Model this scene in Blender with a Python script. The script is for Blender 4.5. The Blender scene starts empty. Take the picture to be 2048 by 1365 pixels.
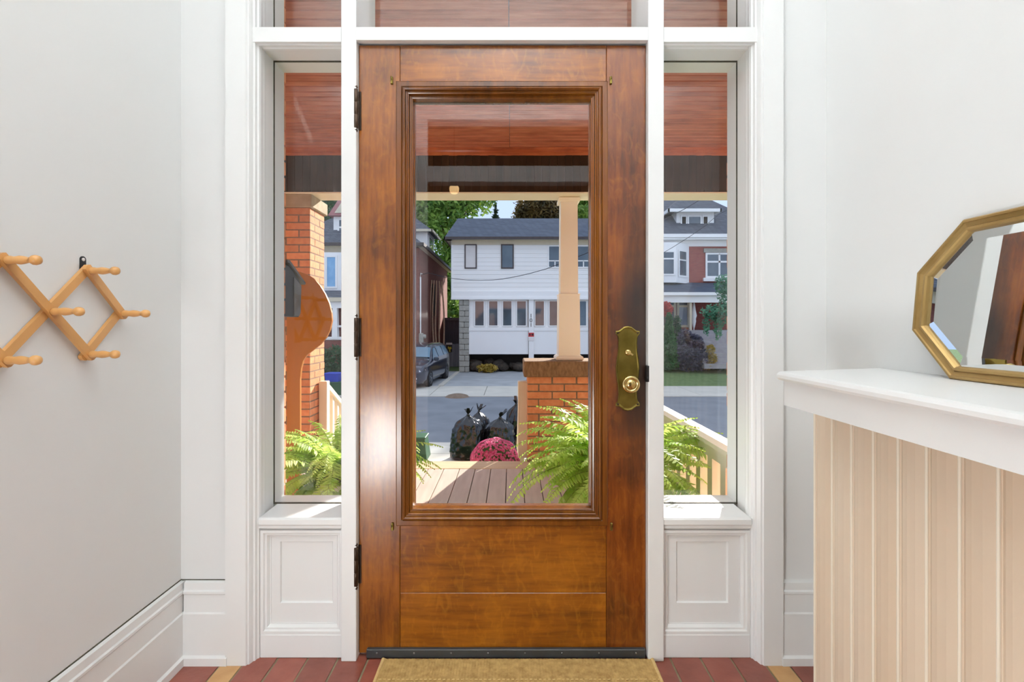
import bpy, bmesh, math, random
from mathutils import Vector, Matrix, noise
random.seed(7)
S = bpy.context.scene
COL = S.collection
PI = math.pi

# ------------------------------------------------------------------ camera, sky, sun, lights, exposure
F, CX, CY, H = 950.0, 1022.0, 650.0, 1.15          # focal length in pixels of the 2048 frame, vanishing point, eye height


def X(px, d): return (px - CX) * d / F
def Z(py, d): return H + (CY - py) * d / F


cam = bpy.data.cameras.new('camera'); cam_o = bpy.data.objects.new('camera', cam); COL.objects.link(cam_o)
cam_o.location = (0, 0, H); cam_o.rotation_euler = (PI / 2, 0, 0)
cam.sensor_width = 36; cam.lens = F / 2048 * 36
cam.shift_x = (1024 - CX) / 2048; cam.shift_y = (CY - 682.5) / 2048
cam.clip_start = 0.02; cam.clip_end = 400
S.camera = cam_o

S.view_settings.view_transform = 'Standard'; S.view_settings.look = 'None'
S.view_settings.gamma = 1; S.view_settings.use_curve_mapping = False
S.view_settings.exposure = 0.0
S.cycles.use_denoising = True
S.cycles.max_bounces = 10; S.cycles.diffuse_bounces = 5; S.cycles.glossy_bounces = 5
S.cycles.transparent_max_bounces = 24; S.cycles.sample_clamp_indirect = 6

w = bpy.data.worlds.new('sky'); S.world = w; w.use_nodes = True
wn, wl = w.node_tree.nodes, w.node_tree.links
bg = wn['Background']; bg.inputs['Strength'].default_value = 2.15
tc = wn.new('ShaderNodeTexCoord'); sx = wn.new('ShaderNodeSeparateXYZ'); cr = wn.new('ShaderNodeValToRGB')
wl.new(tc.outputs['Generated'], sx.inputs[0]); wl.new(sx.outputs['Z'], cr.inputs[0]); wl.new(cr.outputs[0], bg.inputs['Color'])
cr.color_ramp.elements[0].position = 0.0; cr.color_ramp.elements[0].color = (.31, .40, .57, 1)
cr.color_ramp.elements[1].position = 0.9; cr.color_ramp.elements[1].color = (.50, .56, .66, 1)
e = cr.color_ramp.elements.new(0.25); e.color = (.34, .43, .59, 1)

sun = bpy.data.lights.new('sun', 'SUN'); sun.energy = 10.5; sun.angle = math.radians(0.6); sun.color = (1, .95, .87)
sun_o = bpy.data.objects.new('sun', sun); COL.objects.link(sun_o)
sun_o.rotation_euler = Vector((-.478, -.878, -.492)).to_track_quat('-Z', 'Y').to_euler()
sun_o.location = (6, 12, 9)

up = bpy.data.lights.new('vestibule_fill_up', 'AREA'); up.shape = 'DISK'; up.size = .9; up.energy = 105; up.color = (.95, .985, .985)  # added fill bounced off the ceiling, no such fixture in the vestibule
up_o = bpy.data.objects.new('vestibule_fill_up', up); COL.objects.link(up_o)
up_o.location = (0, .15, 2.55); up_o.rotation_euler = (PI, 0, 0)
low = bpy.data.lights.new('vestibule_fill_low', 'AREA'); low.shape = 'DISK'; low.size = .62; low.energy = 32; low.color = (.95, .985, .985)  # added fill for the lower panels, also puts the glare on the hinge stile
low_o = bpy.data.objects.new('vestibule_fill_low', low); COL.objects.link(low_o)
low_o.location = (-1.04, -.38, .24); low_o.rotation_euler = Vector((1, .75, .32)).to_track_quat('-Z', 'Y').to_euler()

# ------------------------------------------------------------------ helpers
ORG = {}


def tag(o, label=None, cat=None, kind=None, group=None):
    if label: o['label'] = label
    if cat: o['category'] = cat
    if kind: o['kind'] = kind
    if group: o['group'] = group
    return o


def thing(name, label, cat, loc=(0, 0, 0), group=None, kind=None):
    o = bpy.data.objects.new(name, None); COL.objects.link(o)
    o.location = loc; o.empty_display_size = .05
    ORG[o.name] = Vector(loc)
    return tag(o, label, cat, kind, group)


class MB:
    """collects shapes in world coordinates, then links them as one mesh object"""
    def __init__(s): s.v, s.f, s.sm = [], [], []

    def add(s, vs, fs, smooth=False):
        n = len(s.v); s.v += [tuple(p) for p in vs]
        for f in fs: s.f.append(tuple(i + n for i in f)); s.sm.append(smooth)
        return s

    def box(s, x0, x1, y0, y1, z0, z1):
        vs = [(x, y, z) for x in (x0, x1) for y in (y0, y1) for z in (z0, z1)]
        return s.add(vs, [(0, 1, 3, 2), (4, 6, 7, 5), (0, 4, 5, 1), (2, 3, 7, 6), (0, 2, 6, 4), (1, 5, 7, 3)])

    def cbox(s, x0, x1, y0, y1, z0, z1, c):
        """box with chamfered edges"""
        bm = bmesh.new(); bmesh.ops.create_cube(bm, size=1)
        for v in bm.verts: v.co = Vector(((x0 + x1) / 2 + v.co.x * (x1 - x0), (y0 + y1) / 2 + v.co.y * (y1 - y0), (z0 + z1) / 2 + v.co.z * (z1 - z0)))
        bmesh.ops.bevel(bm, geom=bm.edges[:], offset=c, segments=1, affect='EDGES')
        bm.verts.index_update()
        s.add([v.co[:] for v in bm.verts], [[v.index for v in f.verts] for f in bm.faces]); bm.free()
        return s

    def prism(s, poly, axis, a, b, smooth=False):
        """poly is 2d; axis 'z': (x,y); 'x': (y,z); 'y': (x,z)"""
        def p(q, t): return {'z': (q[0], q[1], t), 'x': (t, q[0], q[1]), 'y': (q[0], t, q[1])}[axis]
        n = len(poly); vs = [p(q, a) for q in poly] + [p(q, b) for q in poly]
        fs = [(i, (i + 1) % n, n + (i + 1) % n, n + i) for i in range(n)]
        s.add(vs, fs, smooth)
        return s.add(vs, [tuple(range(n))[::-1], tuple(range(n, 2 * n))])

    def tube(s, pts, r, n=8, smooth=True):
        pts = [Vector(p) for p in pts]; rs = r if isinstance(r, (list, tuple)) else [r] * len(pts)
        vs, fs = [], []
        for i, p in enumerate(pts):
            t = (pts[min(i + 1, len(pts) - 1)] - pts[max(i - 1, 0)]).normalized()
            a = t.orthogonal() if abs(t.z) > .9 else t.cross(Vector((0, 0, 1)))
            a.normalize(); b = t.cross(a)
            for k in range(n):
                q = 2 * PI * k / n; vs.append(p + (a * math.cos(q) + b * math.sin(q)) * rs[i])
        for i in range(len(pts) - 1):
            for k in range(n): fs.append((i * n + k, i * n + (k + 1) % n, (i + 1) * n + (k + 1) % n, (i + 1) * n + k))
        s.add(vs, fs, smooth)
        m = (len(pts) - 1) * n
        return s.add(vs, [tuple(range(n))[::-1], tuple(range(m, m + n))])

    def lathe(s, prof, c, axis='z', n=24, smooth=True, sgn=1):
        """prof: (radius, height along axis)"""
        c = Vector(c); vs, fs = [], []
        for r, h in prof:
            for k in range(n):
                q = 2 * PI * k / n; a, b = r * math.cos(q), r * math.sin(q); h2 = h * sgn
                vs.append(c + Vector({'z': (a, b, h2), 'x': (h2, a, b), 'y': (a, h2, b)}[axis]))
        for i in range(len(prof) - 1):
            for k in range(n): fs.append((i * n + k, i * n + (k + 1) % n, (i + 1) * n + (k + 1) % n, (i + 1) * n + k))
        s.add(vs, fs, smooth); m = (len(prof) - 1) * n
        return s.add(vs, [tuple(range(n))[::-1], tuple(range(m, m + n))])

    def loops(s, loops, close=True, smooth=False):
        n = len(loops[0]); vs = [p for l in loops for p in l]; fs = []
        for i in range(len(loops) - 1):
            for k in range(n if close else n - 1): fs.append((i * n + k, i * n + (k + 1) % n, (i + 1) * n + (k + 1) % n, (i + 1) * n + k))
        return s.add(vs, fs, smooth)

    def rectring(s, x0, x1, z0, z1, prof):
        """prof: (inset, y) around a rectangle in the xz plane"""
        return s.loops([[(x0 + i, y, z0 + i), (x1 - i, y, z0 + i), (x1 - i, y, z1 - i), (x0 + i, y, z1 - i)] for i, y in prof])

    def mesh(s, name, m, o=Vector((0, 0, 0)), fix=True):
        me = bpy.data.meshes.new(name)
        me.from_pydata([(a - o[0], b - o[1], c - o[2]) for a, b, c in s.v], [], s.f)
        me.polygons.foreach_set('use_smooth', s.sm)
        if fix:
            bm = bmesh.new(); bm.from_mesh(me); bmesh.ops.recalc_face_normals(bm, faces=bm.faces[:]); bm.to_mesh(me); bm.free()
        for q in (m if isinstance(m, (list, tuple)) else [m]): me.materials.append(q)
        me.update(); return me

    def build(s, name, m, parent=None, bevel=0, fix=True):
        o3 = ORG[parent.name] if parent is not None else Vector((0, 0, 0))
        o = bpy.data.objects.new(name, s.mesh(name, m, o3, fix)); COL.objects.link(o)
        o.parent = parent; ORG[o.name] = o3
        if bevel:
            b = o.modifiers.new('edge', 'BEVEL'); b.width = bevel; b.segments = 2; b.limit_method = 'ANGLE'; b.angle_limit = .6
        return o


def piece(name, me, parent, loc, scale=(1, 1, 1), rot=(0, 0, 0)):
    o = bpy.data.objects.new(name, me); COL.objects.link(o); o.parent = parent
    o.location = Vector(loc) - ORG[parent.name]; o.scale = scale; o.rotation_euler = rot
    return o


def boxpart(name, m, parent, *a, c=0):
    return (MB().cbox(*a, c) if c else MB().box(*a)).build(name, m, parent)


def single(name, mb, m, label, cat, kind=None, group=None, bevel=0):
    return tag(mb.build(name, m, None, bevel), label, cat, kind, group)


# ------------------------------------------------------------------ materials
def lin(c): return tuple(((x / 255) / 12.92 if x / 255 <= .04045 else ((x / 255 + .055) / 1.055) ** 2.4) for x in c) + (1,)


def newmat(name):
    m = bpy.data.materials.new(name); m.use_nodes = True
    return m, m.node_tree.nodes, m.node_tree.links, m.node_tree.nodes['Principled BSDF']


def M(name, c1, c2=None, rough=.5, scale=6, stretch=(1, 1, 1), bump=0, bscale=None, metal=0, rand=0, detail=4, coat=0, contrast=.25, spec=None):
    """noise between two colours at world position; rand shifts value per object"""
    m, N, L, B = newmat(name)
    B.inputs['Roughness'].default_value = rough; B.inputs['Metallic'].default_value = metal
    if spec is not None: B.inputs['Specular IOR Level'].default_value = spec
    if coat: B.inputs['Coat Weight'].default_value = coat; B.inputs['Coat Roughness'].default_value = .12
    g = N.new('ShaderNodeNewGeometry'); mp = N.new('ShaderNodeMapping'); mp.inputs['Scale'].default_value = stretch
    L.new(g.outputs['Position'], mp.inputs['Vector'])
    vec = mp.outputs[0]; info = None
    if rand:
        info = N.new('ShaderNodeObjectInfo'); add = N.new('ShaderNodeVectorMath'); mul = N.new('ShaderNodeMath'); mul.operation = 'MULTIPLY'
        mul.inputs[1].default_value = 37; L.new(info.outputs['Random'], mul.inputs[0])
        L.new(mp.outputs[0], add.inputs[0]); L.new(mul.outputs[0], add.inputs[1]); vec = add.outputs[0]
    nz = N.new('ShaderNodeTexNoise'); nz.inputs['Scale'].default_value = scale; nz.inputs['Detail'].default_value = detail
    L.new(vec, nz.inputs['Vector'])
    r = N.new('ShaderNodeValToRGB'); r.color_ramp.elements[0].position = .5 - contrast; r.color_ramp.elements[1].position = .5 + contrast
    r.color_ramp.elements[0].color = lin(c1); r.color_ramp.elements[1].color = lin(c2 or c1)
    L.new(nz.outputs['Fac'], r.inputs[0]); col = r.outputs[0]
    if rand:
        hs = N.new('ShaderNodeHueSaturation'); mr = N.new('ShaderNodeMapRange'); mr.inputs['To Min'].default_value = 1 - rand; mr.inputs['To Max'].default_value = 1 + rand
        L.new(info.outputs['Random'], mr.inputs[0]); L.new(mr.outputs[0], hs.inputs['Value']); L.new(col, hs.inputs['Color']); col = hs.outputs[0]
    L.new(col, B.inputs['Base Color'])
    if bump:
        n2 = N.new('ShaderNodeTexNoise'); n2.inputs['Scale'].default_value = bscale or scale * 3; n2.inputs['Detail'].default_value = 3
        L.new(vec, n2.inputs['Vector'])
        bp = N.new('ShaderNodeBump'); bp.inputs['Strength'].default_value = bump; bp.inputs['Distance'].default_value = .01
        L.new(n2.outputs['Fac'], bp.inputs['Height']); L.new(bp.outputs[0], B.inputs['Normal'])
    return m


def leafmat(name, c1, c2, trans=.45, scale=8, rough=.5):
    m, N, L, B = newmat(name)
    g = N.new('ShaderNodeNewGeometry'); nz = N.new('ShaderNodeTexNoise'); nz.inputs['Scale'].default_value = scale; L.new(g.outputs['Position'], nz.inputs['Vector'])
    r = N.new('ShaderNodeValToRGB'); r.color_ramp.elements[0].position = .35; r.color_ramp.elements[1].position = .65
    r.color_ramp.elements[0].color = lin(c1); r.color_ramp.elements[1].color = lin(c2); L.new(nz.outputs['Fac'], r.inputs[0])
    L.new(r.outputs[0], B.inputs['Base Color']); B.inputs['Roughness'].default_value = rough
    t = N.new('ShaderNodeBsdfTranslucent'); L.new(r.outputs[0], t.inputs['Color'])
    mx = N.new('ShaderNodeMixShader'); mx.inputs[0].default_value = trans
    L.new(B.outputs[0], mx.inputs[1]); L.new(t.outputs[0], mx.inputs[2]); L.new(mx.outputs[0], N['Material Output'].inputs['Surface'])
    return m


def glassmat(name, tint=(1, 1, 1), ior=1.45, rough=0.0):
    """thin pane: see-through with a Fresnel mirror reflection"""
    m, N, L, B = newmat(name); N.remove(B)
    t = N.new('ShaderNodeBsdfTransparent'); t.inputs[0].default_value = (*tint, 1)
    gl = N.new('ShaderNodeBsdfGlossy'); gl.inputs['Roughness'].default_value = rough
    g = N.new('ShaderNodeNewGeometry'); dt = N.new('ShaderNodeVectorMath'); dt.operation = 'DOT_PRODUCT'; L.new(g.outputs['Incoming'], dt.inputs[0]); L.new(g.outputs['Normal'], dt.inputs[1])
    ab = N.new('ShaderNodeMath'); ab.operation = 'ABSOLUTE'; L.new(dt.outputs['Value'], ab.inputs[0])
    om = N.new('ShaderNodeMath'); om.operation = 'SUBTRACT'; om.inputs[0].default_value = 1; om.use_clamp = True; L.new(ab.outputs[0], om.inputs[1])
    pw_ = N.new('ShaderNodeMath'); pw_.operation = 'POWER'; pw_.inputs[1].default_value = 5; L.new(om.outputs[0], pw_.inputs[0])
    fr = N.new('ShaderNodeMath'); fr.operation = 'MULTIPLY_ADD'; fr.inputs[1].default_value = .957; fr.inputs[2].default_value = .043; L.new(pw_.outputs[0], fr.inputs[0])
    mx = N.new('ShaderNodeMixShader'); L.new(fr.outputs[0], mx.inputs[0]); L.new(t.outputs[0], mx.inputs[1]); L.new(gl.outputs[0], mx.inputs[2])
    L.new(mx.outputs[0], N['Material Output'].inputs['Surface'])
    return m


def brickmat(name, c1, c2, mortar, bw=.215, bh=.067, gap=.008, rough=.85):
    """small brick or shingle courses for far surfaces"""
    m, N, L, B = newmat(name)
    g = N.new('ShaderNodeNewGeometry'); s = N.new('ShaderNodeSeparateXYZ'); a = N.new('ShaderNodeMath'); c = N.new('ShaderNodeCombineXYZ')
    L.new(g.outputs['Position'], s.inputs[0]); L.new(s.outputs[0], a.inputs[0]); L.new(s.outputs[1], a.inputs[1])
    L.new(a.outputs[0], c.inputs[0]); L.new(s.outputs[2], c.inputs[1])
    b = N.new('ShaderNodeTexBrick'); L.new(c.outputs[0], b.inputs['Vector'])
    b.inputs['Scale'].default_value = 1; b.inputs['Brick Width'].default_value = bw; b.inputs['Row Height'].default_value = bh; b.inputs['Mortar Size'].default_value = gap
    b.inputs['Color1'].default_value = lin(c1); b.inputs['Color2'].default_value = lin(c2); b.inputs['Mortar'].default_value = lin(mortar)
    L.new(b.outputs['Color'], B.inputs['Base Color']); B.inputs['Roughness'].default_value = rough
    return m


def woodmat(name, axis, cols, rough=.4, coat=1, fleck=0, gs=9, stain=None, bump=.15):
    """long-grained wood; axis = grain direction; fleck adds quarter-sawn ray flecks; stain = (x, z, radius x, radius z) of handling dirt"""
    m, N, L, B = newmat(name)
    g = N.new('ShaderNodeNewGeometry'); info = N.new('ShaderNodeObjectInfo')
    mul = N.new('ShaderNodeMath'); mul.operation = 'MULTIPLY'; mul.inputs[1].default_value = 23; L.new(info.outputs['Random'], mul.inputs[0])
    add = N.new('ShaderNodeVectorMath'); L.new(g.outputs['Position'], add.inputs[0]); L.new(mul.outputs[0], add.inputs[1])
    st = {'x': (.10, 1, 1), 'y': (1, .10, 1), 'z': (1, 1, .10)}[axis]
    mp = N.new('ShaderNodeMapping'); mp.inputs['Scale'].default_value = st; L.new(add.outputs[0], mp.inputs['Vector'])
    n1 = N.new('ShaderNodeTexNoise'); n1.inputs['Scale'].default_value = gs * 6; n1.inputs['Detail'].default_value = 6; n1.inputs['Roughness'].default_value = .65; L.new(mp.outputs[0], n1.inputs['Vector'])
    n2 = N.new('ShaderNodeTexNoise'); n2.inputs['Scale'].default_value = gs * .55; n2.inputs['Detail'].default_value = 3; L.new(add.outputs[0], n2.inputs['Vector'])
    mixf = N.new('ShaderNodeMix'); mixf.data_type = 'FLOAT'; mixf.inputs[0].default_value = .5
    L.new(n1.outputs['Fac'], mixf.inputs[2]); L.new(n2.outputs['Fac'], mixf.inputs[3])
    r = N.new('ShaderNodeValToRGB'); L.new(mixf.outputs[0], r.inputs[0]); els = r.color_ramp.elements
    els[0].position = .33; els[0].color = lin(cols[0]); els[1].position = .66; els[1].color = lin(cols[2])
    q = els.new(.5); q.color = lin(cols[1])
    col = r.outputs[0]
    if fleck:
        s2 = {'x': (5, 5, 2.2), 'y': (5, 5, 5), 'z': (4.2, 4, 2.4)}[axis]
        mp2 = N.new('ShaderNodeMapping'); mp2.inputs['Scale'].default_value = s2; L.new(add.outputs[0], mp2.inputs['Vector'])
        n3 = N.new('ShaderNodeTexNoise'); n3.inputs['Scale'].default_value = 7; n3.inputs['Detail'].default_value = 2; n3.inputs['Distortion'].default_value = 1.6; L.new(mp2.outputs[0], n3.inputs['Vector'])
        r3 = N.new('ShaderNodeValToRGB'); r3.color_ramp.elements[0].position = .52; r3.color_ramp.elements[0].color = (0, 0, 0, 1); r3.color_ramp.elements[1].position = .70; r3.color_ramp.elements[1].color = (1, 1, 1, 1)
        L.new(n3.outputs['Fac'], r3.inputs[0])
        mm = N.new('ShaderNodeMath'); mm.operation = 'MULTIPLY'; mm.inputs[1].default_value = fleck; L.new(r3.outputs[0], mm.inputs[0])
        mx = N.new('ShaderNodeMix'); mx.data_type = 'RGBA'; L.new(mm.outputs[0], mx.inputs[0]); L.new(col, mx.inputs[6]); mx.inputs[7].default_value = lin(cols[3]); col = mx.outputs[2]
    if stain:
        sp = N.new('ShaderNodeMapping'); sp.vector_type = 'POINT'
        sp.inputs['Location'].default_value = (-stain[0] / stain[2], 0, -stain[1] / stain[3]); sp.inputs['Scale'].default_value = (1 / stain[2], 0, 1 / stain[3])
        L.new(g.outputs['Position'], sp.inputs['Vector'])
        ln = N.new('ShaderNodeVectorMath'); ln.operation = 'LENGTH'; L.new(sp.outputs[0], ln.inputs[0])
        ad = N.new('ShaderNodeMath'); ad.operation = 'MULTIPLY_ADD'; ad.inputs[1].default_value = .7; L.new(n2.outputs['Fac'], ad.inputs[0]); L.new(ln.outputs['Value'], ad.inputs[2])
        mr = N.new('ShaderNodeMapRange'); mr.interpolation_type = 'SMOOTHSTEP'; mr.inputs['From Min'].default_value = .55; mr.inputs['From Max'].default_value = 1.45; mr.inputs['To Min'].default_value = .93; mr.inputs['To Max'].default_value = 0
        L.new(ad.outputs[0], mr.inputs[0])
        mx = N.new('ShaderNodeMix'); mx.data_type = 'RGBA'; L.new(mr.outputs[0], mx.inputs[0]); L.new(col, mx.inputs[6]); mx.inputs[7].default_value = lin((34, 20, 14)); col = mx.outputs[2]
    L.new(col, B.inputs['Base Color'])
    B.inputs['Roughness'].default_value = rough; B.inputs['Coat Weight'].default_value = coat; B.inputs['Coat Roughness'].default_value = .2; B.inputs['Specular IOR Level'].default_value = .1
    bp = N.new('ShaderNodeBump'); bp.inputs['Strength'].default_value = bump; bp.inputs['Distance'].default_value = .004
    L.new(n1.outputs['Fac'], bp.inputs['Height']); L.new(bp.outputs[0], B.inputs['Normal'])
    return m


WHITE = M('white_gloss_paint', (229, 230, 230), (232, 233, 233), rough=.35, scale=3, bump=.03, bscale=14)
PLASTER = M('white_wall_paint', (223, 224, 224), (227, 228, 228), rough=.8, scale=1.5, bump=.05, bscale=9)
CREAMBEAD = M('cream_beadboard_paint', (214, 192, 166), (222, 206, 186), rough=.5, scale=3, stretch=(1, 1, .3), rand=.02)
CREAMEDGE = M('pale_bead_paint', (236, 226, 208), rough=.45)
OAK = ((84, 42, 4), (126, 68, 8), (148, 87, 14), (172, 110, 24))
OAKV = woodmat('varnished_oak_upright', 'z', OAK, fleck=.14)
OAKX = woodmat('varnished_oak_crosswise', 'x', OAK, fleck=.24)
OAKLOCK = woodmat('varnished_oak_lock_stile', 'z', ((66, 28, 5), (108, 52, 10), (132, 70, 14), (150, 88, 24)), fleck=.25, stain=(.445, 1.12, .12, .56))
OAKMOULD = woodmat('dark_oak_moulding', 'z', ((76, 40, 10), (108, 60, 16), (132, 80, 24), (120, 70, 28)), rough=.22, coat=.8, gs=4, bump=.03)
BRASS = M('aged_brass', (98, 84, 38), (140, 122, 62), rough=.4, scale=18, metal=1)
KNOBBRASS = M('polished_knob_brass', (196, 168, 104), (214, 190, 130), rough=.2, scale=10, metal=1)
BRONZE = M('dark_bronze', (58, 44, 36), (78, 62, 50), rough=.4, scale=30, metal=.8)
BLACKMETAL = M('black_rubber_and_metal', (44, 46, 48), (58, 60, 62), rough=.4, scale=20)
STEEL = M('screw_steel', (120, 120, 118), rough=.35, metal=1)
GAP = M('dark_joint', (52, 50, 40), (84, 80, 64), rough=.9, scale=40)
GLASS = glassmat('window_glass')
MIRROR = M('mirror_silver', (232, 236, 236), rough=.0, metal=1)
GOLD = M('gold_frame_paint', (146, 116, 66), (176, 146, 94), rough=.4, scale=10, metal=.6)
BEECH = M('beech_wood', (188, 136, 76), (206, 156, 96), rough=.42, scale=14, stretch=(1, .5, .5), coat=.3)
BLACK = M('black_metal', (22, 22, 24), rough=.4)
TILE = M('red_quarry_tile', (122, 62, 50), (142, 80, 66), rough=.28, scale=16, rand=.16, bump=.08)
TILEBEIGE = M('buff_quarry_tile', (176, 132, 82), (196, 154, 104), rough=.3, scale=18, rand=.05, bump=.06)
GROUT = M('grey_grout', (110, 100, 78), (140, 130, 104), rough=.9, scale=30)
JUTE = M('jute_weave', (150, 118, 66), (190, 158, 100), rough=.9, scale=60, stretch=(1, 1, 1))
JUTEEDGE = M('jute_border', (188, 156, 100), (206, 176, 120), rough=.9, scale=80)
PORCHRED = woodmat('stained_porch_ceiling', 'x', ((146, 78, 60), (184, 108, 84), (204, 130, 106), (196, 110, 80)), rough=.4, coat=.4, gs=7)
PORCHTRIM = woodmat('orange_stained_trim', 'x', ((140, 66, 36), (178, 92, 54), (196, 112, 70), (196, 110, 80)), rough=.4, coat=.3)
BEAMBROWN = woodmat('brown_beam_board', 'z', ((42, 29, 18), (58, 42, 28), (72, 54, 38), (70, 50, 30)), rough=.5, coat=.2, gs=7)
CREAM = M('cream_porch_paint', (253, 245, 224), (254, 248, 234), rough=.55, scale=4)
RAILPAINT = M('ivory_rail_paint', (232, 220, 196), (240, 230, 210), rough=.5, scale=5)
DECK = M('grey_brown_deck_board', (186, 166, 150), (206, 188, 172), rough=.6, scale=9, stretch=(3, .4, 1), rand=.05)
DECKEDGE = M('tan_deck_edge', (198, 170, 132), (214, 188, 150), rough=.6, scale=9, stretch=(.4, 3, 1))
BRICK = M('orange_brick', (214, 132, 84), (232, 158, 108), rough=.8, scale=26, rand=.14, bump=.3, bscale=90)
MORTAR = M('brown_mortar', (120, 98, 78), (146, 124, 102), rough=.9, scale=60)
STONE = M('tooled_brown_stone', (112, 82, 54), (158, 124, 86), rough=.85, scale=60, stretch=(1, 1, .4), bump=.5, bscale=120)
CAPSTONE = M('grey_buff_capstone', (158, 140, 112), (182, 164, 136), rough=.85, scale=14)
PLY = M('orange_stained_plywood', (178, 110, 36), (192, 124, 48), rough=.5, scale=5, stretch=(1, 1, .2), contrast=.3)
FERN = leafmat('fern_green', (156, 198, 66), (222, 240, 134), .5, 9)
FERNSTEM = M('fern_rachis', (120, 140, 60), rough=.6)
POTWHITE = M('white_glazed_pot', (226, 226, 222), rough=.3)
ASPHALT = M('grey_asphalt', (112, 118, 126), (132, 138, 146), rough=.9, scale=1.2)
CONCRETE = M('pale_concrete', (188, 186, 178), (206, 202, 192), rough=.85, scale=1.5)
DIRT = M('brown_earth', (108, 92, 78), (136, 118, 102), rough=.95, scale=8)
GRASS = M('lawn_green', (78, 104, 62), (112, 134, 84), rough=.95, scale=6)
SIDING = M('white_vinyl_siding', (242, 240, 236), (246, 245, 242), rough=.6, scale=1, rand=.02)
WPAINT = M('exterior_white_paint', (242, 241, 239), (246, 246, 244), rough=.6, scale=2)
SHINGLE = brickmat('slate_blue_shingles', (72, 82, 98), (86, 96, 112), (56, 64, 78), .34, .13, .012)
SHINGLE2 = brickmat('dark_grey_shingles', (78, 84, 96), (98, 104, 114), (58, 62, 72), .30, .12, .012)
DARKTRIM = M('dark_brown_gutter', (64, 56, 56), (76, 68, 66), rough=.5)
BRICKRED = brickmat('dark_red_brickwork', (122, 64, 56), (142, 78, 68), (128, 96, 88))
BRICKROSE = brickmat('rose_red_brickwork', (150, 72, 64), (166, 86, 76), (150, 104, 96))
BLOCK = M('grey_rockface_block', (150, 148, 140), (178, 176, 166), rough=.9, scale=9, rand=.06, bump=.8, bscale=14)
RUBBLE = M('dark_rubble', (58, 52, 46), (86, 76, 66), rough=.95, scale=3, bump=.5, rand=.2)
DARKIN = M('shadowed_interior', (36, 34, 32), rough=.9)
WINGLASS = M('house_window_glass', (58, 72, 84), (92, 108, 118), rough=.05, scale=1.2, spec=1.0)
BLIND = M('white_blind', (214, 208, 204), (224, 220, 216), rough=.6, scale=3)
TANTRIM = M('beige_trim', (206, 196, 172), (214, 204, 182), rough=.6)
BAG = M('black_bin_bag', (9, 10, 13), (18, 19, 24), rough=.16, scale=14, bump=.8, bscale=22, coat=.4)
GREENBIN = M('green_plastic', (40, 84, 52), (52, 98, 62), rough=.45)
BLUEBIN = M('blue_plastic', (30, 62, 178), (44, 80, 200), rough=.4)
VANPAINT = M('blue_grey_car_paint', (26, 40, 64), (32, 46, 72), rough=.25, metal=.4, coat=1)
CARGLASS = M('car_glass', (44, 92, 118), (60, 116, 146), rough=.08, scale=.6, spec=1)
TYRE = M('tyre_rubber', (28, 28, 30), rough=.8)
RIM = M('alloy_rim', (130, 132, 138), rough=.35, metal=.8)
LAMPCLEAR = M('headlamp_lens', (210, 214, 220), (236, 236, 238), rough=.15, scale=20)
CHROME = M('chrome', (190, 192, 196), rough=.15, metal=1)
FENCE = M('weathered_fence', (126, 126, 136), (156, 154, 162), rough=.9, scale=10, stretch=(1, 1, .2), rand=.1)
BARK = M('bark', (96, 78, 62), (128, 108, 88), rough=.95, scale=14, stretch=(1, 1, .3), bump=.4)
VINE = M('pale_vine_stem', (176, 146, 120), (204, 176, 150), rough=.9, scale=14)
LEAFTREE = leafmat('maple_leaves', (76, 120, 48), (160, 190, 90), .45, 1.2)
LEAFDARK = leafmat('conifer_needles', (36, 62, 44), (62, 88, 58), .2, 1.5)
LEAFAUTUMN = leafmat('turning_leaves', (66, 62, 40), (140, 112, 58), .35, .9)
LEAFHEDGE = leafmat('hedge_leaves', (34, 74, 46), (58, 104, 62), .3, 5)
LEAFCEDAR = leafmat('cedar_leaves', (38, 92, 44), (70, 128, 62), .3, 5)
LEAFPURPLE = leafmat('blue_purple_leaves', (62, 66, 84), (96, 92, 116), .3, 5)
LEAFTEAL = leafmat('drooping_leaves', (64, 124, 98), (116, 168, 132), .35, 4)
LEAFRED = leafmat('red_leaves', (176, 44, 40), (206, 72, 60), .35, 6)
LEAFYELLOW = leafmat('yellow_leaves', (150, 132, 50), (190, 160, 70), .35, 8)
MUM = leafmat('pink_petals', (222, 62, 128), (250, 150, 198), .35, 60)
MUMLEAF = leafmat('mum_leaves', (60, 96, 48), (92, 124, 64), .3, 20)
POTBROWN = M('terracotta_pot', (132, 78, 54), rough=.7)
MAILBOX = M('dark_grey_painted_metal', (48, 50, 54), (62, 64, 68), rough=.4, scale=10)
MAILLID = M('weathered_lid_metal', (96, 98, 102), (118, 120, 124), rough=.45, scale=12)
WIRE = M('black_cable', (34, 36, 42), rough=.6)
SIGNRED = M('sign_red', (206, 60, 66), rough=.5)
SIGNWHITE = M('sign_white', (232, 226, 224), rough=.5)
SIGNBLACK = M('sign_black', (34, 34, 34), rough=.5)
SIGNYELLOW = M('sign_yellow', (226, 206, 60), rough=.5)
HALLWALL = M('hall_wall_paint', (150, 140, 124), (156, 146, 130), rough=.8, scale=1)
WALNUT = woodmat('dark_hall_floor', 'y', ((50, 32, 20), (78, 50, 30), (92, 62, 40), (90, 60, 40)), rough=.35)
BULB, N_, L_, B_ = newmat('lit_globe'); B_.inputs['Emission Color'].default_value = (1, .62, .26, 1); B_.inputs['Emission Strength'].default_value = 9
CLOTHWHITE = M('white_canvas', (226, 226, 228), rough=.8)
GREYSTEP = M('grey_painted_step', (150, 146, 150), (168, 164, 166), rough=.8, scale=5)

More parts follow.
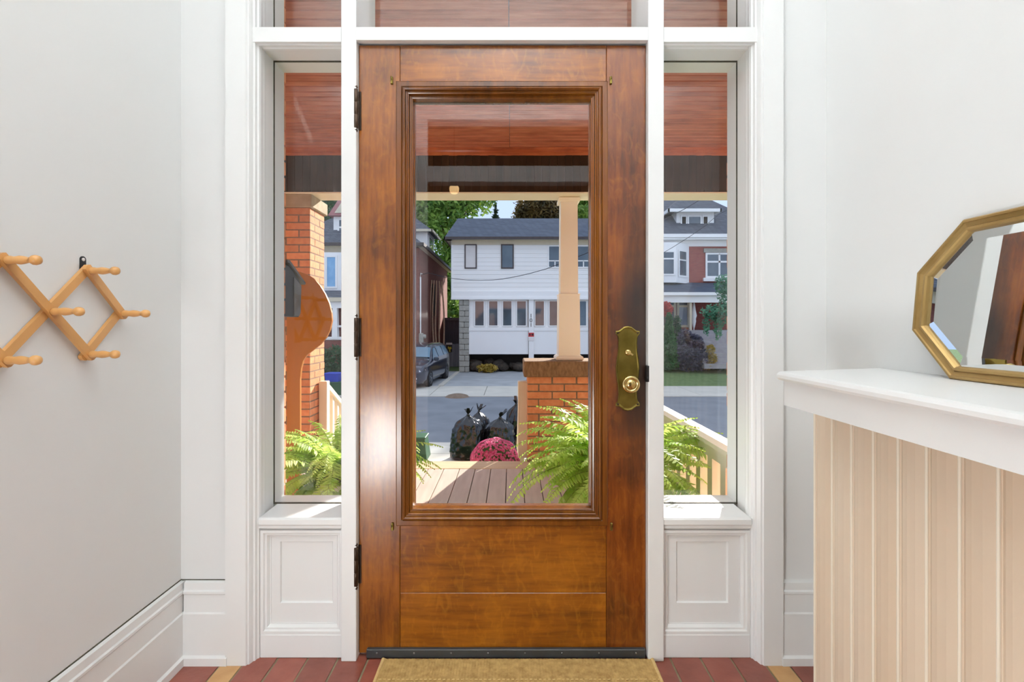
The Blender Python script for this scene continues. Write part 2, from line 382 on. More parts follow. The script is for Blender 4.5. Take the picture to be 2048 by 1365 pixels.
brick_me = MB().cbox(-.5, .5, -.5, .5, -.5, .5, .028).mesh('brick', BRICK)
tile_me = MB().cbox(-.5, .5, -.5, .5, -.5, .5, .02).mesh('tile', TILE)
tileb_me = MB().cbox(-.5, .5, -.5, .5, -.5, .5, .02).mesh('tile_buff', TILEBEIGE)

# ------------------------------------------------------------------ room shell
WL, WR, WF, WB = -1.129, 1.079, 1.625, -.90
CEIL = 3.3
single('wall_left', MB().box(WL - .15, WL, WB - .1, 1.85, -.02, CEIL), PLASTER, 'plain white plaster wall the wooden peg rack hangs on', 'wall', 'structure')
single('wall_right', MB().box(WR, WR + .15, WB - .1, 1.85, -.02, CEIL), PLASTER, 'plain white plaster wall behind the gold framed mirror', 'wall', 'structure')
single('wall_front', MB().box(WL, -.94, WF, 1.85, -.02, CEIL).box(.90, WR, WF, 1.85, -.02, CEIL).box(-.94, .90, WF, 1.85, 2.86, CEIL), PLASTER,
       'white wall strips beside and above the glazed entrance screen', 'wall', 'structure')
single('ceiling', MB().box(WL - .15, WR + .15, WB - .1, 1.85, CEIL, CEIL + .1), PLASTER, 'white ceiling of the entrance vestibule', 'ceiling', 'structure')
single('wall_back', MB().box(WL, -.864, WB - .12, WB, 0, CEIL).box(.815, WR, WB - .12, WB, 0, CEIL).box(-.864, .815, WB - .12, WB, 2.97, CEIL), PLASTER,
       'white wall with the inner doorway, seen only as a reflection', 'wall', 'structure')
t = thing('trim_6', 'white casing and transom bar of the inner doorway reflected in the door glass', 'trim', (0, WB, 0), kind='structure')
boxpart('casing', WHITE, t, -.98, -.74, WB, WB + .03, 0, 3.06); boxpart('casing', WHITE, t, .69, .93, WB, WB + .03, 0, 3.06)
boxpart('transom_bar', WHITE, t, -.74, .69, WB - .1, WB + .03, 2.42, 2.56); boxpart('head_casing', WHITE, t, -.74, .69, WB, WB + .03, 2.97, 3.08)
# hall beyond the inner doorway
single('wall_hall', MB().box(-1.9, -1.8, -5, WB - .12, 0, CEIL).box(1.8, 1.9, -5, WB - .12, 0, CEIL).box(-1.9, 1.9, -5.1, -5, 0, CEIL).box(-1.9, 1.9, -5.1, WB - .12, CEIL, CEIL + .1)
       .box(-1.8, WL, WB - .14, WB - .12, 0, CEIL).box(WR, 1.8, WB - .14, WB - .12, 0, CEIL), HALLWALL, 'dim hallway walls behind the inner doorway', 'wall', 'structure')
single('floor_hall', MB().box(-1.9, 1.9, -5.1, WB - .02, -.06, 0), WALNUT, 'dark wooden hallway floor behind the vestibule', 'floor', 'structure')
t = thing('pendant_lamp', 'small warm globe lamp reflected in the upper door glass', 'lamp', (-.566, -1.39, 2.5))
MB().lathe([(.002, -.05), (.03, -.042), (.048, -.015), (.05, .01), (.036, .04), (.02, .05)], (-.566, -1.39, 2.5)).build('globe', BULB, t)
MB().tube([(-.566, -1.39, 2.55), (-.566, -1.39, CEIL)], .008).build('stem', BRONZE, t)
MB().lathe([(.05, 0), (.05, -.02), (.02, -.035)], (-.566, -1.39, CEIL)).build('canopy_plate', BRONZE, t)

# floor of quarry tiles
fl = thing('floor', 'red quarry tile floor with two buff border stripes', 'floor', (0, 0, 0), kind='structure')
boxpart('mortar_bed', GROUT, fl, WL - .05, WR + .05, WB - .02, 1.85, -.06, -.003)
xs = [(-1.125, -.985, 0), (-.980, -.910, 1)]
n = 17; a0, a1 = -.907, .860; pw = (a1 - a0) / n
xs += [(a0 + k * pw + .0035, a0 + (k + 1) * pw - .0035, 0) for k in range(n)]
xs += [(.864, .936, 1), (.941, 1.075, 0)]
y = 1.70
while y > WB + .01:
    y0 = max(y - .204, WB)
    for x0, x1, b in xs:
        piece('tile', tileb_me if b else tile_me, fl, ((x0 + x1) / 2, (y + y0) / 2, -.006 + random.uniform(-.0008, .0008)), (x1 - x0, y - y0 - .006, .012))
    y -= .21

# baseboards
BP = [(0, .278), (.013, .273), (.014, .25), (.019, .246), (.019, .239), (.015, .234), (.016, .176), (.020, .171), (.020, .032), (.028, .026), (.028, 0), (0, 0)]
single('baseboard_left', MB().prism([(WL + o, z) for o, z in BP], 'y', WB, WF), WHITE, 'tall moulded white baseboard under the peg rack wall', 'baseboard', 'structure')
MBf = MB().prism([(WF - o, z) for o, z in BP], 'x', WL + .02, -.958)
single('baseboard_front', MBf.prism([(WF - o, z) for o, z in BP], 'x', .915, WR - .02), WHITE, 'short white baseboards between the door casings and the corners', 'baseboard', 'structure')
single('baseboard_right', MB().prism([(WR - o, z) for o, z in BP], 'y', 1.41, WF), WHITE, 'white baseboard behind the panelled mantel cabinet', 'baseboard', 'structure')
single('trim_7', MB().box(WL, WL + .003, WB, WF, .277, .2795).box(WL, -.96, WF - .003, WF, .277, .2790), GAP, 'dark joint along the baseboard top', 'trim', 'structure')  # dark strip marking the crack above the baseboard

# casings with stepped stop mouldings, both sides of the entrance screen
cl = [(-.963, 1.60), (-.894, 1.60), (-.891, 1.606), (-.886, 1.606), (-.883, 1.613), (-.880, 1.622), (-.875, 1.624), (-.873, 1.634), (-.868, 1.637),
      (-.866, 1.646), (-.868, 1.662), (-.872, 1.664), (-.871, 1.680), (-.876, 1.684), (-.879, 1.70), (-.8835, 1.767), (-.963, 1.767)]
single('trim_1', MB().prism(cl, 'z', 0, 2.86), WHITE, 'moulded white casing on the hinge side of the entrance', 'trim', 'structure')
cr_ = [(.918 - (x + .963) * .955, yy) for x, yy in cl]
single('trim_2', MB().prism(cr_, 'z', 0, 2.86), WHITE, 'moulded white casing beside the mantel shelf', 'trim', 'structure')
RJ = cr_[-2][0]                                                     # reveal beside the right-hand glass
# posts and transom bar
PLx0, PLx1, PRx0, PRx1 = -.580, -.528, .468, .522
single('trim_3', MB().box(PLx0, PLx1, 1.62, 1.85, 0, 2.86), WHITE, 'white post the oak door is hinged on', 'trim', 'structure', bevel=.003)
single('trim_4', MB().box(PRx0, PRx1, 1.62, 1.85, 0, 2.86), WHITE, 'white post on the latch side of the oak door', 'trim', 'structure', bevel=.003)
tb = thing('trim_5', 'white transom bar across the top of door and sidelights', 'trim', (0, 1.62, 2.12), kind='structure')
MB().box(-.884, PLx0, 1.632, 1.85, 2.134, 2.166).box(PLx1, PRx0, 1.622, 1.85, 2.134, 2.166).box(PRx1, RJ, 1.632, 1.85, 2.134, 2.166).build('bar', WHITE, tb)
hp = [(1.620, 2.134), (1.620, 2.116), (1.632, 2.116), (1.634, 2.112), (1.642, 2.112), (1.645, 2.118), (1.656, 2.118), (1.659, 2.114), (1.668, 2.114), (1.672, 2.122), (1.69, 2.124), (1.765, 2.132), (1.765, 2.166), (1.62, 2.166)]
MB().prism(hp, 'x', -.90, PLx0).prism(hp, 'x', PRx1, .86).build('head_moulding', WHITE, tb)
MB().prism([(1.62, 2.166), (1.62, 2.122), (1.64, 2.122), (1.64, 2.130), (1.7, 2.130), (1.7, 2.166)], 'x', PLx1, PRx0).build('door_head', WHITE, tb)


# glazed lights: pane, outer frame, interior sill
def light_window(name, label, x0, x1, z0, z1, sill):
    t = thing(name, label, 'window', ((x0 + x1) / 2, 1.767, z0), kind='structure')
    boxpart('pane', GLASS, t, x0, x1, 1.768, 1.773, z0, z1)
    MB().rectring(x0 - .03, x1 + .03, z0 - .03, z1 + .03, [(0, 1.775), (.03, 1.775), (.03, 1.85), (0, 1.85), (0, 1.775)]).build('outer_frame', WHITE, t)
    MB().rectring(x0 - .002, x1 + .002, z0 - .002, z1 + .002, [(0, 1.766), (.0026, 1.766), (.0026, 1.776), (0, 1.776), (0, 1.766)]).build('putty_joint', GAP, t)
    if sill:
        boxpart('sill', WHITE, t, x0 + .012, x1 - .012, 1.628, 1.767, z0 - .028, z0, c=.006)
        a, b = x0 + .016, x1 - .016
        MB().prism([(1.66, z0 - .028), (1.634, z0 - .028), (1.634, z0 - .036), (1.640, z0 - .040), (1.648, z0 - .052), (1.66, z0 - .056)], 'x', a, b).build('apron_moulding', WHITE, t)
    return t


ZS, ZH = .486, 2.132
light_window('window_1', 'tall clear sidelight on the hinge side, fern and brick pier outside', -.8835, -.560, ZS, ZH, True)
light_window('window_2', 'tall clear sidelight on the latch side, porch railing outside', .505, RJ, ZS, ZH, True)
light_window('window_3', 'small transom light over the sidelight by the peg rack wall', -.8835, -.560, 2.168, 2.80, False)
light_window('window_4', 'wide centre transom light over the oak door', -.532, .474, 2.168, 2.80, False)
light_window('window_5', 'small transom light over the sidelight by the mantel', .505, RJ, 2.168, 2.80, False)
single('trim_8', MB().box(-.90, .86, 1.64, 1.85, 2.80, 2.87), WHITE, 'white head of the transom lights', 'trim', 'structure')


# panelled aprons under the sidelights
def apron(name, label, x0, x1, rx0, rx1):
    t = thing(name, label, 'panel', ((x0 + x1) / 2, 1.66, 0), kind='structure')
    boxpart('kick_board', WHITE, t, x0, x1, 1.638, 1.70, 0, .080, c=.002)
    boxpart('back_board', WHITE, t, x0, x1, 1.672, 1.70, .08, .458)
    MB().rectring(x0, x1, .080, .440, [(0, 1.640), (.010, 1.640), (.014, 1.646), (.020, 1.646), (.026, 1.656), (.030, 1.656), (.030, 1.69)]).build('panel_moulding', WHITE, t)
    i = .028
    zz0, zz1 = .178, .393
    MB().loops([[(x0 + i, 1.658, .08 + i), (x1 - i, 1.658, .08 + i), (x1 - i, 1.658, .44 - i), (x0 + i, 1.658, .44 - i)],
                [(rx0, 1.658, zz0), (rx1, 1.658, zz0), (rx1, 1.658, zz1), (rx0, 1.658, zz1)],
                [(rx0 + .004, 1.666, zz0 + .004), (rx1 - .004, 1.666, zz0 + .004), (rx1 - .004, 1.666, zz1 - .004), (rx0 + .004, 1.666, zz1 - .004)]]).build('panel_frame', WHITE, t)
    boxpart('field_panel', WHITE, t, rx0, rx1, 1.665, 1.673, zz0, zz1)


apron('trim_9', 'white recessed panel below the hinge side sidelight', -.866, PLx0, -.806, -.622)
apron('trim_10', 'white recessed panel below the latch side sidelight', PRx1, .826, .577, .758)

# ------------------------------------------------------------------ oak door
DY = 1.645
dr = thing('door_1', 'varnished oak front door with one large glass pane', 'door', (-.03, DY, 0), kind='structure')
DX0, DX1 = -.527, .467
boxpart('hinge_stile', OAKV, dr, DX0, -.3845, DY, DY + .045, .012, 2.119, c=.002)
boxpart('lock_stile', OAKLOCK, dr, .3305, DX1, DY, DY + .045, .012, 2.119, c=.002)
boxpart('top_rail', OAKX, dr, -.3837, .3297, DY + .0006, DY + .045, 1.985, 2.119, c=.0012)
boxpart('bottom_rail', OAKX, dr, -.3837, .3297, DY + .0006, DY + .045, .012, .2198, c=.0012)
boxpart('middle_rail', OAKX, dr, -.3837, .3297, DY + .0006, DY + .045, .2206, .470, c=.0012)
pr = [(0, 1.650), (0, 1.640), (.003, 1.638), (.018, 1.638), (.021, 1.641), (.023, 1.634), (.028, 1.631), (.032, 1.634), (.034, 1.641), (.038, 1.642), (.041, 1.638),
      (.044, 1.640), (.046, 1.650), (.051, 1.652), (.053, 1.648), (.056, 1.650), (.058, 1.662), (.0595, 1.669), (.0595, 1.690)]
MB().rectring(-.397, .334, .455, 1.992, pr).build('glazing_moulding', OAKMOULD, dr)
boxpart('pane', GLASS, dr, -.345, .282, 1.668, 1.674, .50, 1.945)
MB().rectring(-.397, .334, .455, 1.992, [(.0, 1.69), (.058, 1.69), (.058, 1.676), (.0, 1.676)]).build('outer_bead', WHITE, dr)
for zc in (Z(220, 1.635), Z(675, 1.635), Z(1131, 1.635)):
    h = MB()
    h.lathe([(.0, -.083), (.004, -.080), (.0065, -.074), (.004, -.068), (.0075, -.066), (.0075, -.022), (.0068, -.021), (.0075, -.020), (.0075, .020), (.0068, .021), (.0075, .022), (.0075, .066), (.004, .068), (.0065, .074), (.004, .080), (0, .083)],
            (-.531, 1.626, zc), n=14)
    hb = h.build('hinge', BRONZE, dr)
    MB().box(-.527, -.518, 1.641, 1.6455, zc - .066, zc + .066).build('hinge_leaf', BRONZE, hb)
for sx_, sz_ in ((-.412, 1.995), (.345, 1.995), (-.410, .452), (.347, .452)):
    MB().cbox(sx_ - .004, sx_ + .004, 1.637, 1.646, sz_ - .013, sz_ + .013, .0015).tube([(sx_, 1.639, sz_ + .004), (sx_, 1.632, sz_ + .002), (sx_, 1.631, sz_ + .010)], .0016, 6).build('curtain_rod_bracket', BRASS, dr)
sw = boxpart('door_sweep', BLACKMETAL, dr, -.497, .462, 1.630, DY, .004, .034, c=.002)
for k in range(8): MB().lathe([(.0035, 0), (.003, .0018), (0, .002)], (-.46 + k * .127, 1.630, .022), 'y', 10, sgn=-1).build('screw', STEEL, sw)
# brass escutcheon with thumb turn and knob
ec = .4035
half = [(0, .1465), (.012, .1445), (.022, .137), (.030, .131), (.041, .130), (.0415, .121), (.034, .112), (.032, .090), (.033, .060), (.038, .030), (.041, 0)]
out = half + [(x, -z) for x, z in half[::-1][1:]]
out = out + [(-x, z) for x, z in out[::-1][1:-1]]
zc = .9985
def eloop(sc, y): return [(ec + x * sc, y, zc + z * (1 - (1 - sc) * .45)) for x, z in out]
pm = MB().loops([eloop(1, 1.645), eloop(1, 1.6405), eloop(.95, 1.6390), eloop(.90, 1.6412), eloop(.86, 1.6420)])
nn = len(pm.v); lp = eloop(.86, 1.6420); pm.add(lp, [tuple(range(len(lp)))])
pl = pm.build('escutcheon_plate', BRASS, dr)
for sx_ in (-1, 1):
    for sz_ in (-1, 1): MB().lathe([(.0035, 0), (.003, .002), (0, .0025)], (ec + sx_ * .034, 1.6405, zc + sz_ * .123), 'y', 10, sgn=-1).build('screw', BRONZE, pl)
zk, zt = Z(770, 1.59), Z(706, 1.63)
MB().lathe([(.017, 0), (.017, .004), (.0115, .007), (.0105, .022), (.014, .028), (.025, .033), (.0295, .041), (.0295, .047), (.0255, .0505), (.0190, .050), (.0180, .0475), (.0165, .0475), (.0155, .050), (.008, .053), (0, .0535)],
           (ec, 1.641, zk), 'y', 40, sgn=-1).build('door_knob', KNOBBRASS, pl)
tt = MB().lathe([(.0115, 0), (.011, .004), (.006, .006)], (ec + .001, 1.641, zt), 'y', 20, sgn=-1)
tt.prism([(ec + .001 + a * math.cos(-.55) - b * math.sin(-.55), zt + a * math.sin(-.55) + b * math.cos(-.55)) for a, b in ((-.014, -.003), (.014, -.003), (.015, 0), (.014, .003), (-.014, .003), (-.015, 0))], 'y', 1.635, 1.622)
tt.build('thumb_turn', KNOBBRASS, pl)
boxpart('latch_plate', BLACK, dr, .462, .4705, 1.6185, 1.640, .955, 1.010)

# ------------------------------------------------------------------ doormat
mt = thing('doormat', 'ribbed tan jute doormat on the red tiles at the door', 'mat', (.02, 1.2, 0))
def matgrid(x0, x1, y0, y1, z0, nx, ny, hf):
    m = MB(); vs = []; fs = []
    for j in range(ny + 1):
        for i in range(nx + 1):
            x = x0 + (x1 - x0) * i / nx; yy = y0 + (y1 - y0) * j / ny
            vs.append((x, yy, z0 + hf(x, yy)))
    for j in range(ny):
        for i in range(nx): q = j * (nx + 1) + i; fs.append((q, q + 1, q + nx + 2, q + nx + 1))
    return m.add(vs, fs, True)
def weave(x, yy):
    return .0028 * abs(math.sin(x / .0098 * PI)) ** .7 * (.65 + .35 * math.sin(yy / .006 * 2 * PI + (round(x / .0098) % 2) * PI))
MB().box(-.432, .478, .70, 1.622, .0005, .007).build('backing', JUTEEDGE, mt)
matgrid(-.432, .478, 1.40, 1.622, .0075, 560, 148, weave).build('woven_field', JUTE, mt, fix=False)
MB().box(-.432, .478, .702, 1.40, .007, .0092).build('plain_field', JUTE, mt)
em = MB()
for (p, q) in (((-.436, .70), (-.436, 1.622)), ((.482, .70), (.482, 1.622)), ((-.43, .706), (.476, .706))):
    em.tube([(p[0], p[1], .007), (q[0], q[1], .007)], .0065, 8)
em.build('bound_edge', JUTEEDGE, mt)
em = MB()
for k in range(62): em.tube([(-.425 + k * .0147, 1.5235 + .0012 * (k % 2), .0108), (-.4165 + k * .0147, 1.5245, .0112)], .0022, 5)
em.build('stitched_line', JUTEEDGE, mt)

# ------------------------------------------------------------------ mantel: panelled cabinet with shelf
mn = thing('mantel_cabinet', 'white topped cabinet with cream beadboard front below the gold mirror', 'cabinet', (.98, .6, 0))
ye = -.35
# shelf with half-round nose along the room side and end
def shelf_loop(o, z): return [(.728 - o, ye, z), (.728 - o, 1.300 + o, z), (.738 - o, 1.312 + o, z), (WR - .001, 1.402 + o, z), (WR - .001, ye, z)]
sh = MB().loops([shelf_loop(-.012, .998), shelf_loop(-.003, 1.000), shelf_loop(.001, 1.006), shelf_loop(.001, 1.014), shelf_loop(-.003, 1.021), shelf_loop(-.012, 1.023)])
for lp, zz in ((shelf_loop(-.012, 1.023), 1), (shelf_loop(-.012, .998), 0)): sh.add(lp, [tuple(range(5))])
sh.build('shelf', WHITE, mn)
MB().prism([(.748, ye), (.748, 1.302), (.758, 1.308), (WR - .002, 1.392), (WR - .002, 1.37), (.775, 1.288), (.772, ye)], 'z', .930, .999).build('fascia', WHITE, mn)
MB().box(.775, WR - .002, ye, 1.28, .985, .999).build('soffit', WHITE, mn)
MB().box(.909, WR - .03, ye, 1.392, .0, .985).build('carcass', CREAMBEAD, mn)
pb = .0748; yb = 1.394; k = 0
bme = None
while yb - pb > ye - .05:
    if bme is None:
        prof = [(.910, yb), (.890, yb), (.8875, yb - .0015), (.8862, yb - .004), (.8875, yb - .0065), (.891, yb - .0078), (.8925, yb - .009), (.8880, yb - .018), (.8875, yb - .030), (.8905, yb - .048), (.8965, yb - .064), (.9010, yb - pb), (.910, yb - pb)]
        o = MB().prism(prof, 'z', .0, .985).build('beaded_board', CREAMBEAD, mn); bme = o
        MB().tube([(.8895, yb - .0038, .0), (.8895, yb - .0038, .985)], .0036, 10).build('bead', CREAMEDGE, o); bead0 = o.children[0]
    else:
        c = bme.copy(); COL.objects.link(c); c.location = (0, -k * pb, 0)
        d = bead0.copy(); COL.objects.link(d); d.parent = c
    yb -= pb; k += 1

# ------------------------------------------------------------------ mirror leaning on the shelf
mi = thing('wall_mirror', 'long octagonal mirror in a gold frame leaning on the white shelf', 'mirror', (1.04, .94, 1.025))
lean = math.atan2(.033, .372)
def mp3(yy, v, hgt): return (1.0385 + v * math.sin(lean) - hgt * math.cos(lean), yy, 1.0235 + v * math.cos(lean) + hgt * math.sin(lean) * .2)
ya, yb_, cut, hh = 1.226, .664, .115, .374
octo = [(ya - cut, 0), (ya, cut - .003), (ya, hh - cut + .003), (ya - cut, hh), (yb_ + cut, hh), (yb_, hh - cut), (yb_, cut), (yb_ + cut, 0)]
def inset(poly, d):
    n = len(poly); outp = []
    cx = sum(p[0] for p in poly) / n; cy = sum(p[1] for p in poly) / n; L = []
    for i in range(n):
        p, q = Vector(poly[i]), Vector(poly[(i + 1) % n]); t = (q - p).normalized(); nrm = Vector((-t.y, t.x))
        if nrm.dot(Vector((cx, cy)) - p) < 0: nrm = -nrm
        L.append((p + nrm * d, t))
    for i in range(n):
        (p, t), (q, u) = L[i - 1], L[i]; den = t.x * u.y - t.y * u.x; w_ = q - p; s_ = (w_.x * u.y - w_.y * u.x) / den
        outp.append(tuple(p + t * s_))
    return outp
def oloop(d, h_): return [mp3(a, b, h_) for a, b in inset(octo, d)]
MB().loops([oloop(0, 0), oloop(0, .012), oloop(.003, .016), oloop(.008, .0165), oloop(.0095, .013), oloop(.018, .010), oloop(.0205, .014), oloop(.026, .0145), oloop(.029, .011), oloop(.031, .004), oloop(.031, 0), oloop(0, 0)]).build('frame', GOLD, mi)
gm = MB().loops([oloop(.030, .0042), oloop(.053, .0070)])
gm.build('bevelled_edge', MIRROR, mi)
lp = oloop(.053, .0070); MB().add(lp, [tuple(range(8))]).build('mirror_glass', MIRROR, mi)
lp = oloop(.004, -.001); MB().add(lp, [tuple(range(8))]).build('backing', BLACK, mi)

# ------------------------------------------------------------------ accordion peg rack on the left wall
rk = thing('peg_rack', 'folding beech peg rack opened in diamonds on the white wall', 'coat rack', (WL, 1.0, 1.18))
zm, dz, dyy = 1.182, .110, .1045
cm = [1.355 - 2 * dyy * k for k in range(4)]                        # middle joints
ct = [1.355 - dyy - 2 * dyy * k for k in range(3)]                  # upper and lower joints
def bar(p, q, x0, x1):
    p, q = Vector(p), Vector(q); t = (q - p).normalized(); n_ = Vector((-t.y, t.x)); ext = .013; hw = .0098
    a, b = p - t * ext, q + t * ext
    pts = [a + n_ * hw, a - t * .004 + n_ * .004, a - t * .004 - n_ * .004, a - n_ * hw, b - n_ * hw, b + t * .004 - n_ * .004, b + t * .004 + n_ * .004, b + n_ * hw]
    MB().prism([tuple(v) for v in pts], 'x', x0, x1).build('bar', BEECH, rk)
xb, xf = WL + .003, WL + .0135
for k in range(4):                                                  # front bars run down away from the camera, back bars up
    if k == 0: bar((ct[0], zm + dz), (cm[0], zm), xf, xf + .0105); bar((ct[0], zm - dz), (cm[0], zm), xb, xb + .0105)
    elif k < 3:
        bar((ct[k], zm + dz), (ct[k - 1], zm - dz), xf, xf + .0105); bar((ct[k], zm - dz), (ct[k - 1], zm + dz), xb, xb + .0105)
    else: bar((cm[3], zm), (ct[2], zm - dz), xf, xf + .0105); bar((cm[3], zm), (ct[2], zm + dz), xb, xb + .0105)
pegp = [(.0075, 0), (.0095, .004), (.0095, .010), (.0080, .016), (.0085, .022), (.0098, .030), (.0090, .038), (.0066, .048), (.0062, .052), (.0080, .055), (.0108, .060), (.0112, .065), (.0095, .071), (.005, .0745), (0, .075)]
peg_me = None
for (yy, zz) in [(c, zm) for c in cm] + [(c, zm + s * dz) for c in ct for s in (1, -1)]:
    if peg_me is None:
        peg_me = MB().lathe(pegp, (0, 0, 0), 'x', 18).mesh('peg', BEECH)
    piece('peg', peg_me, rk, (xf + .009, yy, zz))
for yy in (ct[0], ct[2]):
    hk = MB().prism([(yy + .0085 * math.cos(a) * (1 if 1 else 0), zm + dz + .030 + .0085 * math.sin(a)) for a in [PI * i / 8 for i in range(9)]] + [(yy - .0085, zm + dz), (yy + .0085, zm + dz)], 'x', WL + .0005, WL + .003)
    ho = hk.build('hanger_plate', BLACK, rk)
    MB().lathe([(.0045, 0), (.0045, .0028), (0, .003)], (WL + .0012, yy, zm + dz + .030), 'x', 12).build('screw', SIGNWHITE, ho)

# ------------------------------------------------------------------ our house outside, porch
wo = thing('wall_outside', 'orange brick outer wall around the entrance opening', 'wall', (0, 1.9, 0), kind='structure')
BW = brickmat('orange_brickwork', (204, 140, 104), (222, 160, 124), (150, 130, 110), .2126, .0637, .01)
MB().box(-6, -.99, 1.86, 1.965, -1.5, 7).box(.94, 5, 1.86, 1.965, -1.5, 7).box(-.99, .94, 1.86, 1.965, 2.85, 7).box(-.99, .94, 1.86, 1.97, -1.5, -.03).build('brickwork', BW, wo)
MB().box(-6, -1.28, 1.85, 1.86, 0, 7).box(1.23, 5, 1.85, 1.86, 0, 7).box(-1.28, 1.23, 1.85, 1.86, 3.3, 7).build('sheathing', DARKIN, wo)
for side in (0, 1):
    for r in range(44):
        zz = -.02 + (r + .5) * .0637; ln = .1 if r % 2 else .15
        if side == 0: xa, xb2 = -.931 - ln, -.931
        else: xa, xb2 = .892, .892 + ln
        piece('brick', brick_me, wo, ((xa + xb2) / 2 + random.uniform(-.002, .002), 1.915, zz), (ln - .008, .115, .0545))
single('threshold', MB().box(-.93, .88, 1.69, 2.0, -.03, .008), DECKEDGE, 'worn wooden threshold under the oak door', 'threshold', 'structure')

# deck
dk = thing('porch_deck', 'grey brown porch deck of boards running to the street', 'deck', (-.6, 3, -.02), kind='structure')
db_me = MB().cbox(-.5, .5, -.5, .5, -.5, .5, .012).mesh('deck_board', DECK)
for k in range(-18, 9):
    xc = -.036 + .127 * (k + .5)
    piece('deck_board', db_me, dk, (xc, 2.915, -.035 + random.uniform(-.001, .001)), (.121, 1.88, .03))
MB().cbox(-2.4, 1.15, 3.862, 4.075, -.052, -.020, .004).build('edge_board', DECKEDGE, dk)
MB().box(-2.3, 1.1, 1.97, 4.03, -1.45, -.06).build('deck_base', DARKIN, dk)

# porch ceiling, beam, roof
pc = thing('porch_ceiling', 'reddish stained tongue and groove porch ceiling boards', 'ceiling', (0, 3, 2.63), kind='structure')
ca = MB().prism([(-.5, -.5), (.5, -.5), (.5, .5), (-.5, .5)], 'x', -.5, .5)
cb_me = MB().prism([(-.5, .5), (-.5, -.2), (-.42, -.5), (.42, -.5), (.5, -.2), (.5, .5)], 'x', -.5, .5).mesh('ceiling_board', PORCHRED)
yy = 1.975; k = 0
while yy < 3.98:
    for xa, xb2 in ((-2.6, -.012), (-.009, 3.0)):
        piece('ceiling_board', cb_me, pc, ((xa + xb2) / 2, yy + .0325, 2.64 + random.uniform(-.001, .001)), (xb2 - xa, .0622, .02))
    yy += .065; k += 1
MB().prism([(4.0, 2.63), (3.955, 2.63), (3.962, 2.618), (3.972, 2.612), (3.978, 2.598), (3.988, 2.592), (4.0, 2.575)], 'x', -2.6, 3.0).build('crown_moulding', PORCHTRIM, pc)
single('roof_porch', MB().box(-2.7, 3.1, 1.97, 4.45, 2.66, 2.80), SHINGLE2, 'flat roof deck above the porch ceiling', 'roof', 'structure')
bmn = thing('porch_beam', 'dark brown boarded beam along the front of the porch', 'beam', (0, 4.1, 2.45), kind='structure')
MB().box(-2.6, 3.0, 4.012, 4.22, 2.27, 2.66).build('core', BEAMBROWN, bmn)
bb_me = MB().cbox(-.5, .5, -.5, .5, -.5, .5, .05).mesh('beam_board', BEAMBROWN)
for k in range(86): piece('beam_board', bb_me, bmn, (-2.6 + .065 * (k + .5), 4.006 + random.uniform(-.0012, .0012), 2.45), (.0625, .014, .36))
MB().cbox(-2.6, 3.0, 3.998, 4.235, 2.258, 2.270, .003).build('soffit_board', RAILPAINT, bmn)

# brick piers
CH, BL, BT = .0637, .2126, .1
def pier(root, x0, x1, y0, y1, z0, z1):
    g = .009
    def br(xa, xb2, ya2, yb2, zc): piece('brick', brick_me, root, ((xa + xb2) / 2 + random.uniform(-.0012, .0012), (ya2 + yb2) / 2 + random.uniform(-.0015, .0015), zc), (xb2 - xa - g, yb2 - ya2 - g, CH - g))
    r = 0; z = z1 - CH / 2
    while z > z0:
        if r % 2 == 0:
            n = round((x1 - x0) / BL); w_ = (x1 - x0) / n
            for i in range(n): br(x0 + i * w_, x0 + (i + 1) * w_, y0, y0 + BT, z)
            for xa in (x0, x1 - BT): br(xa, xa + BT, y0 + BT, y1, z)
        else:
            for xa in (x0, x1 - BT): br(xa, xa + BT, y0, y0 + BL, z); br(xa, xa + BT, y0 + BL, y1, z)
            n = max(1, round((x1 - x0 - 2 * BT) / BL)); w_ = (x1 - x0 - 2 * BT) / n
            for i in range(n): br(x0 + BT + i * w_, x0 + BT + (i + 1) * w_, y0, y0 + BT, z)
        z -= CH; r += 1
    MB().box(x0 + .006, x1 - .006, y0 + .006, y1 - .006, z0 - .9, z1).build('mortar_core', MORTAR, root)
lp_ = thing('brick_pier', 'full height orange brick pier with a buff capstone, behind the plywood screen', 'pier', (-1.93, 4.2, -.02), kind='structure')
pier(lp_, -2.132, -1.707, 4.04, 4.36, -.02, 2.150)
MB().cbox(-2.150, -1.690, 4.02, 4.38, 2.150, 2.258, .006).build('capstone', CAPSTONE, lp_)
rp_ = thing('brick_pier', 'low orange brick pier carrying the cream porch column', 'pier', (.56, 4.2, -.02), kind='structure')
pier(rp_, .136, .986, 4.04, 4.36, -.02, .708)
MB().cbox(.108, 1.014, 3.995, 4.405, .708, .842, .008).build('stone_slab', STONE, rp_)
cn = thing('porch_column', 'square cream painted column standing on the low brick pier', 'column', (.505, 4.19, .842), kind='structure')
def sqloop(h_, z): return [(.505 - h_, 4.19 - h_, z), (.505 + h_, 4.19 - h_, z), (.505 + h_, 4.19 + h_, z), (.505 - h_, 4.19 + h_, z)]
MB().loops([sqloop(.001, .8425), sqloop(.108, .8425), sqloop(.117, .850), sqloop(.119, .862), sqloop(.114, .875), sqloop(.100, .884), sqloop(.001, .885)]).build('base_moulding', CREAM, cn)
MB().loops([sqloop(.001, .884), sqloop(.093, .884), sqloop(.089, 1.405), sqloop(.092, 1.41), sqloop(.092, 1.418), sqloop(.078, 1.422), sqloop(.001, 1.422)]).build('pedestal', CREAM, cn)
MB().loops([sqloop(.077, 1.42), sqloop(.072, 2.225)]).build('shaft', CREAM, cn)
MB().loops([sqloop(.074, 2.218), sqloop(.092, 2.222), sqloop(.092, 2.250), sqloop(.082, 2.257), sqloop(.001, 2.257)]).build('capital', CREAM, cn)

